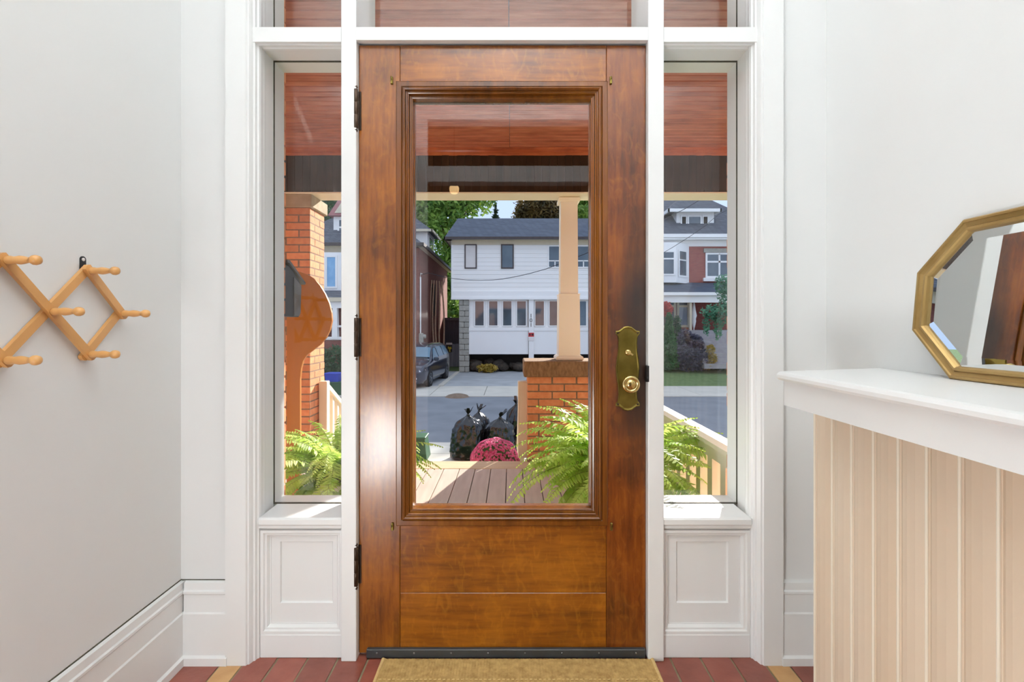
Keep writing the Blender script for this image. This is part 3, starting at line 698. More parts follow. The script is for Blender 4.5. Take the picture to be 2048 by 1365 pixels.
# stairs with two railings
GZ = -1.45
stn = thing('porch_stairs', 'wooden stairs leading from the deck edge down to the walk', 'stairs', (-.8, 4.08, GZ), kind='structure')
for k in range(7):
    zt_ = -.02 - .179 * (k + 1); yt = 4.08 + .27 * k
    MB().cbox(-1.62, .04, yt, yt + .29, zt_ - .035, zt_, .004).build('tread', DECK, stn)
    MB().box(-1.62, .04, yt - .012, yt, zt_, zt_ + .145).build('riser', DECKEDGE, stn)
def stair_rail(label, xc, newel_w):
    t = thing('stair_railing', label, 'railing', (xc, 4.24, -.2), group=None)
    h_ = newel_w / 2
    MB().cbox(xc - h_, xc + h_, 4.20, 4.20 + newel_w, -.03, .648, .005).build('newel_post', RAILPAINT, t)
    MB().cbox(xc - h_ * .7, xc + h_ * .7, 5.82, 5.88, GZ, -.32, .005).build('end_post', RAILPAINT, t)
    sl = -.60
    def zl(y_): return .63 + (y_ - 4.24) * sl
    MB().prism([(4.27, zl(4.27) - .045), (5.86, zl(5.86) - .045), (5.86, zl(5.86)), (4.27, zl(4.27))], 'x', xc - .036, xc + .036).build('top_rail', RAILPAINT, t)
    MB().prism([(4.27, zl(4.27) - .62), (5.86, zl(5.86) - .62), (5.86, zl(5.86) - .57), (4.27, zl(4.27) - .57)], 'x', xc - .02, xc + .02).build('bottom_rail', RAILPAINT, t)
    for k in range(12):
        y_ = 4.39 + k * .118
        MB().box(xc - .018, xc + .018, y_, y_ + .042, zl(y_) - .60, zl(y_) - .03).build('baluster', RAILPAINT, t)
stair_rail('sloping ivory stair railing beside the low brick pier', .104, .086)
stair_rail('sloping ivory stair railing beside the full height pier', -1.665, .072)
# porch side railing
pr_ = thing('porch_railing', 'ivory porch side railing with square balusters, behind a fern', 'railing', (.953, 3, -.02))
MB().prism([(.905, .596), (.905, .616), (.925, .632), (.981, .632), (1.001, .616), (1.001, .596)], 'y', 1.985, 4.03).build('cap_rail', RAILPAINT, pr_)
MB().box(.93, .976, 1.985, 4.03, .53, .596).build('upper_rail', RAILPAINT, pr_)
MB().box(.93, .976, 1.985, 4.03, .06, .12).build('lower_rail', RAILPAINT, pr_)
bal = MB().box(-.021, .021, -.026, .026, 0, .41).mesh('baluster', RAILPAINT)
for k in range(14): piece('baluster', bal, pr_, (.953, 2.09 + k * .138, .12))

# plywood screen, mailbox
ply = [(-1.275, -.02), (-1.275, Z(545, 2.7))]
for (px, py) in ((585, 542), (600, 544), (614, 549), (628, 558), (640, 572), (650, 588), (658, 606), (663, 626), (664, 642), (660, 660), (652, 676), (640, 690), (627, 700), (614, 710), (606, 722), (602, 738), (600, 760)):
    ply.append((X(px, 2.7), Z(py, 2.7)))
ply.append((X(600, 2.7), -.02))
single('plywood_screen', MB().prism(ply, 'y', 2.7, 2.718), PLY, 'orange stained plywood cut-out with a round head behind the mailbox', 'screen')
mb_ = thing('mailbox', 'dark grey metal mailbox with sloping lid outside the sidelight', 'mailbox', (-1.05, 1.97, 1.17))
MB().prism([(1.967, 1.185), (2.150, 1.185), (2.163, 1.20), (2.176, 1.33), (2.150, 1.355), (2.06, 1.405), (1.967, 1.405)], 'x', -1.26, -.962).build('body', MAILBOX, mb_)
MB().prism([(2.03, 1.428), (2.055, 1.428), (2.21, 1.345), (2.205, 1.336), (2.05, 1.417), (2.03, 1.417)], 'x', -1.272, -.955).build('lid', MAILLID, mb_)
MB().prism([(2.10, 1.19), (2.150, 1.19), (2.163, 1.204), (2.172, 1.328), (2.10, 1.36)], 'x', -.962, -.958).build('side_plate', MAILLID, mb_)
MB().cbox(-.9625, -.958, 1.985, 2.02, 1.355, 1.385, .001).build('badge', MAILLID, mb_)

# ------------------------------------------------------------------ ferns
def frond_mesh(L, th0, th1, w_, seed):
    rnd = random.Random(seed); m = MB(); n_ = 36; p = Vector((0, 0, 0)); pts = []; yawd = rnd.uniform(-.25, .25)
    for i in range(n_ + 1):
        t = i / n_; th = th0 + (th1 - th0) * t ** .8; yw = yawd * t
        pts.append((p.copy(), Vector((math.cos(th) * math.cos(yw), math.cos(th) * math.sin(yw), math.sin(th)))))
        p = p + pts[-1][1] * (L / n_)
    for i in range(4, n_ + 1):
        t = i / n_; q, d = pts[i]; side = d.cross(Vector((0, 0, 1))).normalized(); upv = side.cross(d).normalized()
        ln = w_ * (min(1, (t - .04) * 5) * (1 - t ** 2.6) + .06)
        for s_ in (-1, 1):
            o = (side * s_ * math.cos(.25) + d * .30 - upv * rnd.uniform(-.15, .55)).normalized()
            wd = d * (.0074 + .0034 * (1 - t))
            l2 = ln * rnd.uniform(.86, 1.08)
            m.add([q - wd * .7, q + wd * .7, q + o * l2 * .55 + wd * .9 - upv * .003, q + o * l2 - upv * .006, q + o * l2 * .5 - wd * .8 - upv * .003], [(0, 1, 2, 3, 4)])
    m.sm = [False] * len(m.f)
    me = m.mesh('frond', FERN, fix=False)
    st = MB().tube([a for a, _ in pts[::3]], [.0028 * (1 - .8 * i / (len(pts[::3]) - 1)) for i in range(len(pts[::3]))], 5)
    nb = len(me.polygons)
    me2 = bpy.data.meshes.new('frond'); mm = MB(); mm.v = m.v + st.v; k0 = len(m.v); mm.f = m.f + [tuple(i + k0 for i in f) for f in st.f]; mm.sm = [False] * len(mm.f)
    me2.from_pydata([tuple(v) for v in mm.v], [], mm.f); me2.materials.append(FERN); me2.materials.append(FERNSTEM)
    for i, pg in enumerate(me2.polygons): pg.material_index = 0 if i < nb else 1
    bpy.data.meshes.remove(me)
    return me2
FR = [frond_mesh(.60, 1.30, -.95, .072, 1), frond_mesh(.66, 1.18, -.80, .074, 2), frond_mesh(.50, 1.42, -.45, .066, 3), frond_mesh(.46, .85, -1.25, .066, 4), frond_mesh(.62, 1.36, -.25, .070, 5), frond_mesh(.42, 1.5, .0, .058, 6), frond_mesh(.36, .5, -1.3, .06, 7)]
def fern(label, x, yy, ztop, n_, sc, seed, extra=()):
    rnd = random.Random(seed)
    t = thing('potted_fern', label, 'fern', (x, yy, -.02))
    MB().lathe([(.095, 0), (.12, .02), (.155, ztop * .8), (.165, ztop * .96), (.165, ztop), (.150, ztop), (.145, ztop - .03), (0, ztop - .03)], (x, yy, -.02), n=28).build('pot', POTWHITE, t)
    MB().lathe([(.0, .012), (.10, .01), (.146, 0)], (x, yy, -.02 + ztop - .025), n=20).build('soil', DIRT, t)
    for k in range(n_):
        a = 2.399963 * k + rnd.uniform(-.3, .3); r = math.sqrt(rnd.random()) * .09
        s_ = sc * rnd.uniform(.82, 1.12)
        piece('frond', FR[k % len(FR)], t, (x + r * math.cos(a), yy + r * math.sin(a), -.02 + ztop - .02), (s_, s_, s_), (rnd.uniform(-.35, .35), rnd.uniform(-.42, .40), a))
    for (a, mi_, s_) in extra: piece('frond', FR[mi_], t, (x, yy, -.02 + ztop - .02), (s_, s_, s_), (0, 0, a))
fern('bushy potted fern behind the sidelight by the mailbox', -.86, 2.42, .40, 190, .74, 11, ((3.3, 1, .85), (2.9, 4, .8), (3.9, 4, .8)))
fern('bushy potted fern between the door glass and the porch railing', .56, 2.48, .38, 200, .95, 12, ((2.9, 4, 1.05), (2.6, 1, 1.0), (-.5, 4, 1), (-.9, 4, .95)))

# mum on the first stair, pot
ml = thing('potted_chrysanthemum', 'round pink chrysanthemum in a pot on the stairs', 'flower', (-.155, 4.62, -.378))
MB().lathe([(.10, 0), (.115, .01), (.14, .15), (.15, .16), (.15, .18), (.13, .18), (0, .17)], (-.155, 4.62, -.378), n=24).build('pot', POTBROWN, ml)
fm, lm = MB(), MB(); rnd = random.Random(5)
for k in range(1400):
    u = rnd.uniform(-.15, 1); a = rnd.uniform(0, 2 * PI); r = math.sqrt(max(0, 1 - u * u)); bump_ = 1 + .06 * noise.noise(Vector((r * math.cos(a) * 3, r * math.sin(a) * 3, u * 3)))
    nrm = Vector((r * math.cos(a), r * math.sin(a), u)).normalized(); c = Vector((-.155, 4.62, -.19)) + Vector((.232 * r * math.cos(a), .232 * r * math.sin(a), .225 * u)) * bump_
    t1 = nrm.orthogonal().normalized(); t2 = nrm.cross(t1); R = rnd.uniform(.012, .018); n_ = 7; ph = rnd.random()
    if k % 8 == 7:
        lm.add([c - t1 * .02, c + t2 * .012, c + t1 * .022 + nrm * .006, c - t2 * .012], [(0, 1, 2, 3)]); continue
    vs = [c + nrm * .006]
    for i in range(2 * n_):
        q = PI * i / n_ + ph; rr = R if i % 2 == 0 else R * .62; vs.append(c + (t1 * math.cos(q) + t2 * math.sin(q)) * rr + nrm * (.010 if i % 2 == 0 else .005))
    fm.add(vs, [(0, 1 + i, 1 + (i + 1) % (2 * n_)) for i in range(2 * n_)])
tag(fm.build('blossoms', MUM, ml, fix=False), kind='stuff')
tag(lm.build('leaves', MUMLEAF, ml, fix=False), kind='stuff')
MB().lathe([(0.02, -.03), (.13, .0), (.20, .06), (.205, .12), (.17, .21), (.08, .26), (0, .27)], (-.155, 4.62, -.24), n=20).build('leafy_core', MUMLEAF, ml)

# ------------------------------------------------------------------ street
single('ground', MB().box(-40, 40, 1.9, 9.0, GZ - .2, GZ - .005), GRASS, 'front yard ground below the porch', 'ground', 'structure')
single('road', MB().box(-40, 40, 10.5, 17.25, GZ - .2, GZ - .02), ASPHALT, 'shaded asphalt street crossing in front of the porch', 'road', 'structure')
swk = thing('sidewalk', 'sunlit pale concrete sidewalk on the near side of the street', 'sidewalk', (0, 9.7, GZ), kind='structure')
for k in range(-6, 7):
    MB().cbox(k * 1.5 - .745, k * 1.5 + .745, 9.0, 9.57, GZ - .1, GZ, .006).build('slab', CONCRETE, swk)
    MB().cbox(k * 1.5 - .745, k * 1.5 + .745, 9.585, 10.24, GZ - .1, GZ, .006).build('slab', CONCRETE, swk)
MB().box(-40, 40, 10.25, 10.5, GZ - .1, GZ - .002).build('kerb', CONCRETE, swk)
sw2 = thing('sidewalk', 'bluish concrete sidewalk on the far side of the street', 'sidewalk', (0, 18.5, GZ), kind='structure')
for k in range(-9, 10): MB().cbox(k * 2 - .99, k * 2 + .99, 17.45, 20.1, GZ - .1, GZ + .005, .008).build('slab', CONCRETE, sw2)
MB().box(-40, 40, 17.25, 17.44, GZ - .1, GZ + .01).build('kerb', CONCRETE, sw2)
single('driveway', MB().box(-6.2, 5.4, 20.1, 26.6, GZ - .1, GZ), M('worn_grey_concrete', (150, 154, 158), (176, 180, 184), rough=.9, scale=1.4), 'worn concrete driveway in front of the white house', 'driveway', 'structure')
single('driveway_edge', MB().prism([(-3.08, 20.1), (-2.86, 20.1), (-2.80, 26), (-2.98, 26)], 'z', GZ, GZ + .05), CONCRETE, 'low concrete strip between the parked van and the driveway', 'kerb', 'structure')
single('ground_far', MB().box(-40, -6.2, 20.1, 60, GZ - .1, GZ - .01).box(-6.2, 40, 26.6, 60, GZ - .1, GZ - .02), GRASS, 'ground behind the houses across the street', 'ground', 'structure')
lw = MB()
rows = [(20.1, GZ), (21.5, GZ + .05), (23.2, -1.22), (24.6, -1.08), (30, -1.05)]
lw.loops([[(5.4, y_, z_), (16, y_, z_), (40, y_, z_)] for y_, z_ in rows], close=False)
single('lawn', lw, GRASS, 'short green lawn sloping up to the brick house', 'lawn', 'structure')
st_ = MB()
for k in range(34):
    x = 7.2 + k * .2; st_.add([], [])
    st_.cbox(x, x + .18, 24.05 + .12 * math.sin(k * .2), 24.25 + .12 * math.sin(k * .2), -1.18, -1.02, .03)
tag(st_.build('stone_edging', CAPSTONE), 'pale stone edging between lawn and shrub bed', 'edging', 'stuff')
single('gravel_mound', MB().lathe([(.46, 0), (.34, .06), (.18, .10), (0, .11)], (-1.95, 17.3, GZ - .02), n=20), DIRT, 'low brown heap of dirt on the far kerb', 'dirt')

# garbage bags
def bag(name, label, x, yy, zg, r, h_, seed, lean_=0, kx=0):
    rnd = random.Random(seed); t = thing(name, label, 'garbage bag', (x, yy, zg), group=None)
    prof = [(0, .0), (.92, .0), (1.08, .05), (1.10, .18), (1.06, .36), (.99, .54), (.92, .68), (.80, .78), (.56, .865), (.26, .925), (.12, .955)]
    NA = 72; loops = []
    for j in range(44):
        v = j / 43 * (len(prof) - 1); i = min(int(v), len(prof) - 2); f = v - i
        rr = (prof[i][0] * (1 - f) + prof[i + 1][0] * f) * r; zz = (prof[i][1] * (1 - f) + prof[i + 1][1] * f) * h_
        lp2 = []
        tt_ = zz / h_
        for k in range(NA):
            a = 2 * PI * k / NA
            pleat = 1 + (.05 + .45 * max(0, tt_ - .5)) * noise.noise(Vector((math.cos(a) * 3.3, math.sin(a) * 3.3, seed + tt_ * .8))) * 1.6
            cr2 = 1 + .10 * (.5 - 2.2 * abs(noise.noise(Vector((math.cos(a) * 3.1, math.sin(a) * 3.1, zz * 6.5 + seed * 5))))) + .15 * noise.noise(Vector((math.cos(a) * 2.2, math.sin(a) * 2.2, zz * 4 + seed * 3))) + .085 * noise.noise(Vector((math.cos(a) * 6, math.sin(a) * 6, zz * 14 + seed)))
            q = rr * pleat * cr2
            lp2.append((x + q * math.cos(a) + lean_ * tt_ * tt_, yy + q * .85 * math.sin(a), zg + zz + .03 * h_ * noise.noise(Vector((math.cos(a) * 2, math.sin(a) * 2, seed + 9))) * min(1, tt_ * 2)))
        loops.append(lp2)
    m = MB().loops(loops, smooth=True); m.add(loops[0], [tuple(range(NA))])
    m.build('bag_body', BAG, t)
    kn = MB(); tx = x + lean_; zt2 = zg + h_ * .955
    kn.lathe([(r * .10, -.01), (r * .13, .015), (r * .11, .03), (r * .06, .04)], (tx, yy, zt2), n=14)
    for q in range(5):
        a = q * 1.26 + seed; dx, dy = math.cos(a), math.sin(a)
        b0 = Vector((tx, yy, zt2 + .03)); pts = [b0 + Vector((dx * .01, dy * .01, 0)), b0 + Vector((dx * .04 + kx * .02, dy * .04, .05)), b0 + Vector((dx * .10 + kx * .05, dy * .08, .07 + .02 * q % 3))]
        sd = Vector((-dy, dx, 0)) * .035
        kn.add([pts[0] - sd * .3, pts[0] + sd * .3, pts[1] + sd, pts[2] + sd * .8, pts[2] - sd * .8, pts[1] - sd], [(0, 1, 2, 5), (5, 2, 3, 4)], True)
    kn.build('tied_top', BAG, t)
bag('garbage_bag', 'tall black garbage bag at the sidewalk with a pointed tied top', X(934, 9.2), 9.25, GZ, .30, .87, 1, .02, 0)
bag('garbage_bag', 'low black garbage bag behind the pink chrysanthemum', X(997, 9.2), 9.3, GZ, .28, .80, 2, .03, 1)
bag('garbage_bag', 'black garbage bag half hidden behind the stair newel post', X(1036, 9.3), 9.72, GZ, .24, 1.0, 3, -.03, 0)
bag('garbage_bag', 'black garbage bag behind the tall pointed bag', X(958, 9.6), 9.86, GZ, .22, .82, 4, -.02, 1)
# bins
bn = thing('green_bin', 'green plastic curbside bin at the sidewalk, half behind the fern', 'bin', (X(834, 9.2), 9.3, GZ))
bx_, by_ = X(832, 9.2), 9.3
def tap(x, y_, w0, d0, w1, d1, z0, z1): return [[(x - w0, y_ - d0, z0), (x + w0, y_ - d0, z0), (x + w0, y_ + d0, z0), (x - w0, y_ + d0, z0)], [(x - w1, y_ - d1, z1), (x + w1, y_ - d1, z1), (x + w1, y_ + d1, z1), (x - w1, y_ + d1, z1)]]
MB().loops(tap(bx_, by_, .23, .22, .18, .18, GZ, GZ + .40)).build('body', GREENBIN, bn)
MB().cbox(bx_ - .20, bx_ + .20, by_ - .2, by_ + .2, GZ + .40, GZ + .44, .01).build('lid', GREENBIN, bn)
g2 = thing('green_bin', 'dark green recycling tub at the far kerb carrying a blue box', 'bin', (X(664, 17.6), 17.7, GZ))
gx, gy = X(666, 17.6), 17.75
MB().loops(tap(gx, gy, .34, .25, .40, .30, GZ, GZ + .46)).build('body', GREENBIN, g2)
MB().cbox(gx - .42, gx + .42, gy - .32, gy + .32, GZ + .44, GZ + .49, .01).build('rim', GREENBIN, g2)
b2 = thing('blue_box', 'tilted bright blue recycling box on the green tub', 'box', (gx, gy, GZ + .49))
MB().loops(tap(gx - .02, gy, .22, .2, .27, .24, GZ + .49, GZ + .78)).build('body', BLUEBIN, b2)
MB().cbox(gx - .31, gx + .27, gy - .26, gy + .26, GZ + .77, GZ + .81, .01).build('rim', BLUEBIN, b2)


# ------------------------------------------------------------------ foliage helper
def leaves(blobs, n_, size, seed, shell=.55):
    """blobs: (x, y, z, rx, ry, rz); leaf quads scattered in them"""
    rnd = random.Random(seed); m = MB(); tot = sum(b[3] * b[5] for b in blobs)
    for b in blobs:
        for _ in range(int(n_ * b[3] * b[5] / tot)):
            u = rnd.uniform(-1, 1); a = rnd.uniform(0, 2 * PI); r = math.sqrt(1 - u * u); q = (shell + (1 - shell) * rnd.random()) * (1 + .18 * noise.noise(Vector((r * math.cos(a) * 2 + b[0], r * math.sin(a) * 2, u * 2 + b[2]))))
            c = Vector((b[0] + b[3] * q * r * math.cos(a), b[1] + b[4] * q * r * math.sin(a), b[2] + b[5] * q * u))
            d = Vector((rnd.gauss(0, 1), rnd.gauss(0, 1), rnd.gauss(0, 1))).normalized(); e_ = d.orthogonal().normalized(); s_ = size * rnd.uniform(.6, 1.3)
            m.add([c - d * s_, c + e_ * s_ * .5, c + d * s_, c - e_ * s_ * .5], [(0, 1, 2, 3)])
    return m
def plant(name, label, cat, mat_, blobs, n_, size, seed, base, trunk=None, group=None, shell=.55, bark=BARK):
    t = thing(name, label, cat, base, group)
    o = leaves(blobs, n_, size, seed, shell).build('foliage', mat_, t, fix=False)
    tag(o, kind='stuff')
    for tr in (trunk or []): MB().tube(tr[0], tr[1], 8).build('trunk', bark, t)
    return t


# ------------------------------------------------------------------ white house
wh = thing('house', 'white sided two storey house with a slate blue roof and closed-in porch', 'house', (1, 26, GZ))
wx0, wx1, wy = -3.26, 5.6, 26.0
MB().box(wx0 + .02, wx1 - .02, wy + .03, 34, 2.9, 5.9).build('upper_walls', SIDING, wh)
sb_me = MB().prism([(-.5, -.5), (.5, -.5), (.5, .5), (-.35, .5)], 'x', -.5, .5).mesh('siding_board', SIDING)
zz = 2.98
while zz < 5.80:
    piece('siding_board', sb_me, wh, ((wx0 + wx1) / 2, wy, zz + .115), (wx1 - wx0, .08, .226)); zz += .23
MB().box(wx0 - .01, wx0 + .09, wy - .055, wy + .02, 2.98, 5.82).build('corner_board', WPAINT, wh)
MB().box(wx0 - .0, wx1, wy - .12, wy + .1, 2.52, 2.98).box(wx0, wx1, wy - .18, wy - .1, 2.52, 2.64).build('belt_course', WPAINT, wh)
ev = 5.86
MB().add([(-3.56, 25.5, ev), (5.9, 25.5, ev), (5.9, 34.5, ev), (-3.56, 34.5, ev), (-3.2, 28.6, 7.56), (5.5, 28.6, 7.56)], [(0, 1, 5, 4), (1, 2, 5), (2, 3, 4, 5), (3, 0, 4), (0, 3, 2, 1)]).build('roof', SHINGLE, wh)
MB().box(-3.6, 5.94, 25.44, 25.52, ev - .13, ev + .02).box(-3.6, -3.54, 25.44, 34.5, ev - .13, ev + .02).build('gutter', DARKTRIM, wh)
MB().box(-3.56, 5.9, 25.5, 26.02, ev - .10, ev - .06).box(-3.56, -3.2, 25.5, 34, ev - .1, ev - .06).build('soffit', TANTRIM, wh)
MB().box(wx0, wx1, wy - .06, wy, ev - .34, ev - .10).build('frieze_board', TANTRIM, wh)
# upper windows
def house_window(root, x0, x1, z0, z1, yf, fm_, pm_=None, fw=.05, cross=None, up=None):
    o = MB().rectring(x0, x1, z0, z1, [(0, yf + .06), (0, yf), (fw, yf), (fw, yf + .05)])
    if up: o.box(x0 + fw, x1 - fw, yf, yf + .04, up - fw / 2, up + fw / 2)
    if cross: o.box((x0 + x1) / 2 - fw / 2, (x0 + x1) / 2 + fw / 2, yf, yf + .04, z0 + fw, cross)
    o = o.build('window', fm_, root)
    MB().box(x0 + fw * .5, x1 - fw * .5, yf + .03, yf + .05, z0 + fw * .5, z1 - fw * .5).build('pane', pm_ or WINGLASS, o)
    return o
def wpx(root, a, b, c, d, dpt, *k, **kw): return house_window(root, X(a, dpt), X(b, dpt), Z(d, dpt), Z(c, dpt), dpt, *k, **kw)
wd = wy - .09
wpx(wh, 929, 953.5, 488.5, 537.5, wd, DARKTRIM, BLIND, fw=.06)
wpx(wh, 1002, 1027.5, 488.5, 537.5, wd, DARKTRIM, fw=.06)
wpx(wh, 1096, 1124, 491, 536, wd, WPAINT, fw=.06, up=Z(522, wd), cross=Z(522, wd))
wpx(wh, 1152, 1182, 491, 536, wd, WPAINT, fw=.06, up=Z(522, wd), cross=Z(522, wd))
# closed-in porch below
MB().box(X(938, 26.1), wx1, 26.1, 33, -.46, 2.55).build('porch_wall', WPAINT, wh)
MB().box(X(938, 26), wx1, 26.03, 26.1, Z(709, 26), Z(662, 26)).box(X(938, 26), wx1, 25.99, 26.1, Z(662, 26), Z(655, 26)).build('porch_panel', WPAINT, wh)
for a, b in ((949, 968.5), (977, 996), (1005, 1024), (1033, 1053), (1069.5, 1089), (1098, 1117.5), (1126, 1146), (1154, 1173.5)):
    wpx(wh, a - .8, b + .8, 601, 653.5, 26.02, WPAINT, fw=.055)
MB().box(X(1057.5, 26), X(1067.5, 26), 25.93, 26.1, GZ, 2.52).build('porch_post', WPAINT, wh)
MB().box(X(1056.8, 26), X(1058, 26), 26.0, 26.1, -.46, 2.52).build('door_joint', DARKTRIM, wh)
def text_mesh(body, size, m):
    cu = bpy.data.curves.new('t', 'FONT'); cu.body = body; cu.size = size; cu.extrude = .004; cu.align_x = 'CENTER'
    o = bpy.data.objects.new('t', cu); me = bpy.data.meshes.new_from_object(o); bpy.data.objects.remove(o); bpy.data.curves.remove(cu)
    me.materials.clear(); me.materials.append(m); return me
for k, ch in enumerate('101'):
    piece('house_number', text_mesh(ch, .30, SIGNBLACK), wh, (X(1062, 25.92), 25.92, Z(635.5 + k * 9.2, 25.92)), (1, 1, 1), (PI / 2, 0, 0))
sg = MB().box(X(1057, 25.9), X(1068, 25.9), 25.90, 25.92, Z(674, 25.9), Z(666, 25.9)).build('notice_sign', SIGNRED, wh)
MB().box(X(1057, 25.9), X(1068, 25.9), 25.90, 25.92, Z(682, 25.9), Z(674, 25.9)).build('white_half', SIGNWHITE, sg)
MB().box(X(1058.2, 25.9), X(1061.2, 25.9), 25.893, 25.90, Z(671.5, 25.9), Z(668, 25.9)).box(X(1063.2, 25.9), X(1067, 25.9), 25.893, 25.90, Z(671.5, 25.9), Z(668, 25.9)).build('print', SIGNBLACK, sg)
# crawl space, rubble, stone pier
MB().box(-2.3, wx1, 27.2, 27.4, GZ, -.4).box(wx0, wx1, 33.9, 34, GZ, 3).build('crawl_space', DARKIN, wh)
MB().box(-2.9, -2.8, 26.6, 33.9, GZ, 2.95).build('side_wall', WPAINT, wh)
rnd = random.Random(3)
rub = bmesh.new(); bmesh.ops.create_icosphere(rub, subdivisions=2, radius=1)
for v in rub.verts: v.co *= 1 + .25 * noise.noise(v.co * 1.7)
rub_me = bpy.data.meshes.new('rubble_stone'); rub.to_mesh(rub_me); rub.free(); rub_me.materials.append(RUBBLE)
for k in range(46):
    x = -2.2 + rnd.random() * 6; s_ = rnd.uniform(.13, .34)
    piece('rubble_stone', rub_me, wh, (x, 26.35 + rnd.random() * .7, GZ + s_ * .5 + rnd.random() * .35), (s_ * 1.4, s_, s_ * .8), (0, 0, rnd.random() * 3))
for r in range(13):
    z0 = GZ + r * .305
    if r % 2: MB().cbox(X(918, 26), X(938, 26), 25.95, 26.5, z0 + .006, z0 + .299, .03).build('block', BLOCK, wh)
    else:
        m_ = X(928, 26) + rnd.uniform(-.05, .05)
        MB().cbox(X(918, 26), m_ - .005, 25.95, 26.5, z0 + .006, z0 + .299, .03).build('block', BLOCK, wh); MB().cbox(m_ + .005, X(938, 26), 25.95, 26.5, z0 + .006, z0 + .299, .03).build('block', BLOCK, wh)
plant('dry_plant', 'straw coloured dry plant at the foot of the white house', 'plant', LEAFYELLOW, [(X(975, 25.6), 25.7, GZ + .25, .55, .3, .22)], 260, .14, 31, (X(975, 25.6), 25.7, GZ), shell=.2)

# ------------------------------------------------------------------ brick house on the van side
bh = thing('house', 'dark red brick house with hipped roof beside the parked van', 'house', (-7.5, 24, GZ))
hx0, hx1, hy = -11.5, -4.70, 24.3
MB().box(hx0, hx1, hy, 35, GZ, 5.1).build('brick_walls', BRICKRED, bh)
MB().add([(hx0 - .4, 23.5, 5.2), (-4.38, 23.5, 5.2), (-4.38, 36, 5.2), (hx0 - .4, 36, 5.2), (-8.2, 27.2, 8.1), (-8.2, 33, 8.1)], [(0, 1, 4), (1, 2, 5, 4), (2, 3, 5), (3, 0, 4, 5), (0, 3, 2, 1)]).build('roof', SHINGLE2, bh)
MB().box(hx0 - .4, -4.34, 23.44, 23.52, 5.06, 5.22).box(-4.40, -4.30, 23.44, 36, 5.06, 5.22).build('gutter', DARKTRIM, bh)
MB().box(hx0 - .4, -4.4, 23.5, 24.0, 5.09, 5.12).box(-4.7, -4.4, 23.5, 36, 5.09, 5.12).build('soffit', TANTRIM, bh)
MB().box(hx0, X(700, 24), 23.9, 24.0, Z(512, 23.95), 5.1).build('frieze', TANTRIM, bh)
dm = MB().box(-7.2, -4.92, 28, 30.4, 5.1, 6.70).build('dormer', SIDING, bh)
MB().add([(-7.5, 27.7, 6.70), (-4.62, 27.7, 6.70), (-4.62, 30.8, 6.70), (-7.5, 30.8, 6.70), (-5.9, 28.6, 7.7), (-5.9, 30, 7.7)], [(0, 1, 4), (1, 2, 5, 4), (2, 3, 5), (3, 0, 4, 5), (0, 3, 2, 1)]).build('dormer_roof', SHINGLE2, dm)
MB().box(-7.5, -4.58, 27.66, 27.74, 6.60, 6.74).box(-4.64, -4.56, 27.66, 30.8, 6.60, 6.74).build('dormer_fascia', TANTRIM, dm)
MB().box(-4.93, -4.88, 28.3, 29.9, 5.55, 6.5).build('dormer_window_frame', WPAINT, dm)
MB().box(-4.90, -4.87, 28.45, 29.75, 5.65, 6.4).build('dormer_pane', WINGLASS, dm)
# street front seen past the pier: gabled dormer, bay, porch
gd = MB().box(X(667, 24.6), X(720, 24.6), 24.6, 26.5, 5.6, Z(432, 24.6)).build('front_dormer', WPAINT, bh)
gz = Z(432, 24.4)
MB().prism([(X(657, 24.4), gz), (X(730, 24.4), gz), (X(692, 24.4), gz + 1.35)], 'y', 24.3, 27).build('gable_roof', M('dusty_pink_trim', (168, 110, 112), (182, 124, 124), rough=.7), gd)
MB().prism([(X(669, 24.28), gz + .12), (X(716, 24.28), gz + .12), (X(692, 24.28), gz + 1.0)], 'y', 24.26, 24.30).build('gable_panel', TANTRIM, gd)
house_window(bh, X(675, 24.55), X(710, 24.55), Z(470, 24.55), Z(437, 24.55), 24.53, WPAINT, fw=.09, up=Z(455, 24.55))
MB().box(X(645, 23.7), X(700, 23.7), 23.6, 24, Z(584, 23.6), Z(505, 23.6)).build('bay', WPAINT, bh)
house_window(bh, X(650, 23.55), X(674, 23.55), Z(577, 23.55), Z(511, 23.55), 23.55, WPAINT, M('sky_blue_pane', (120, 170, 214), (140, 190, 228), rough=.1), fw=.09)
MB().add([(-11, 24, 2.95), (-6.2, 24, 2.95), (-6.2, 21.7, 2.42), (-11, 21.7, 2.42), (-11, 24, 2.85), (-6.2, 24, 2.85), (-6.2, 21.7, 2.30), (-11, 21.7, 2.30)], [(0, 1, 2, 3), (4, 7, 6, 5), (3, 2, 6, 7), (1, 5, 6, 2), (0, 3, 7, 4)]).build('porch_roof', SHINGLE2, bh)
MB().box(-11, -6.2, 21.66, 21.74, 2.22, 2.40).build('porch_gutter', TANTRIM, bh)
MB().box(-11, -6.2, 21.8, 22.0, 1.92, 2.24).build('porch_beam', WPAINT, bh)
for px in (671, 720): MB().loops(tap(X(px, 21.9), 21.9, .13, .13, .10, .10, .5, 1.95)).build('porch_column', WPAINT, bh)
MB().box(-11, -6.2, 21.8, 22, Z(680, 21.9), Z(674, 21.9)).box(-11, -6.2, 21.85, 21.95, Z(655, 21.9), Z(651, 21.9)).build('porch_rail', WPAINT, bh)
MB().box(-11, -6.2, 21.82, 24, GZ, .42).build('porch_base', BRICKRED, bh)
MB().box(-4.71, -4.64, 28.2, 29.1, 1.7, 3.6).build('side_window', DARKIN, bh)
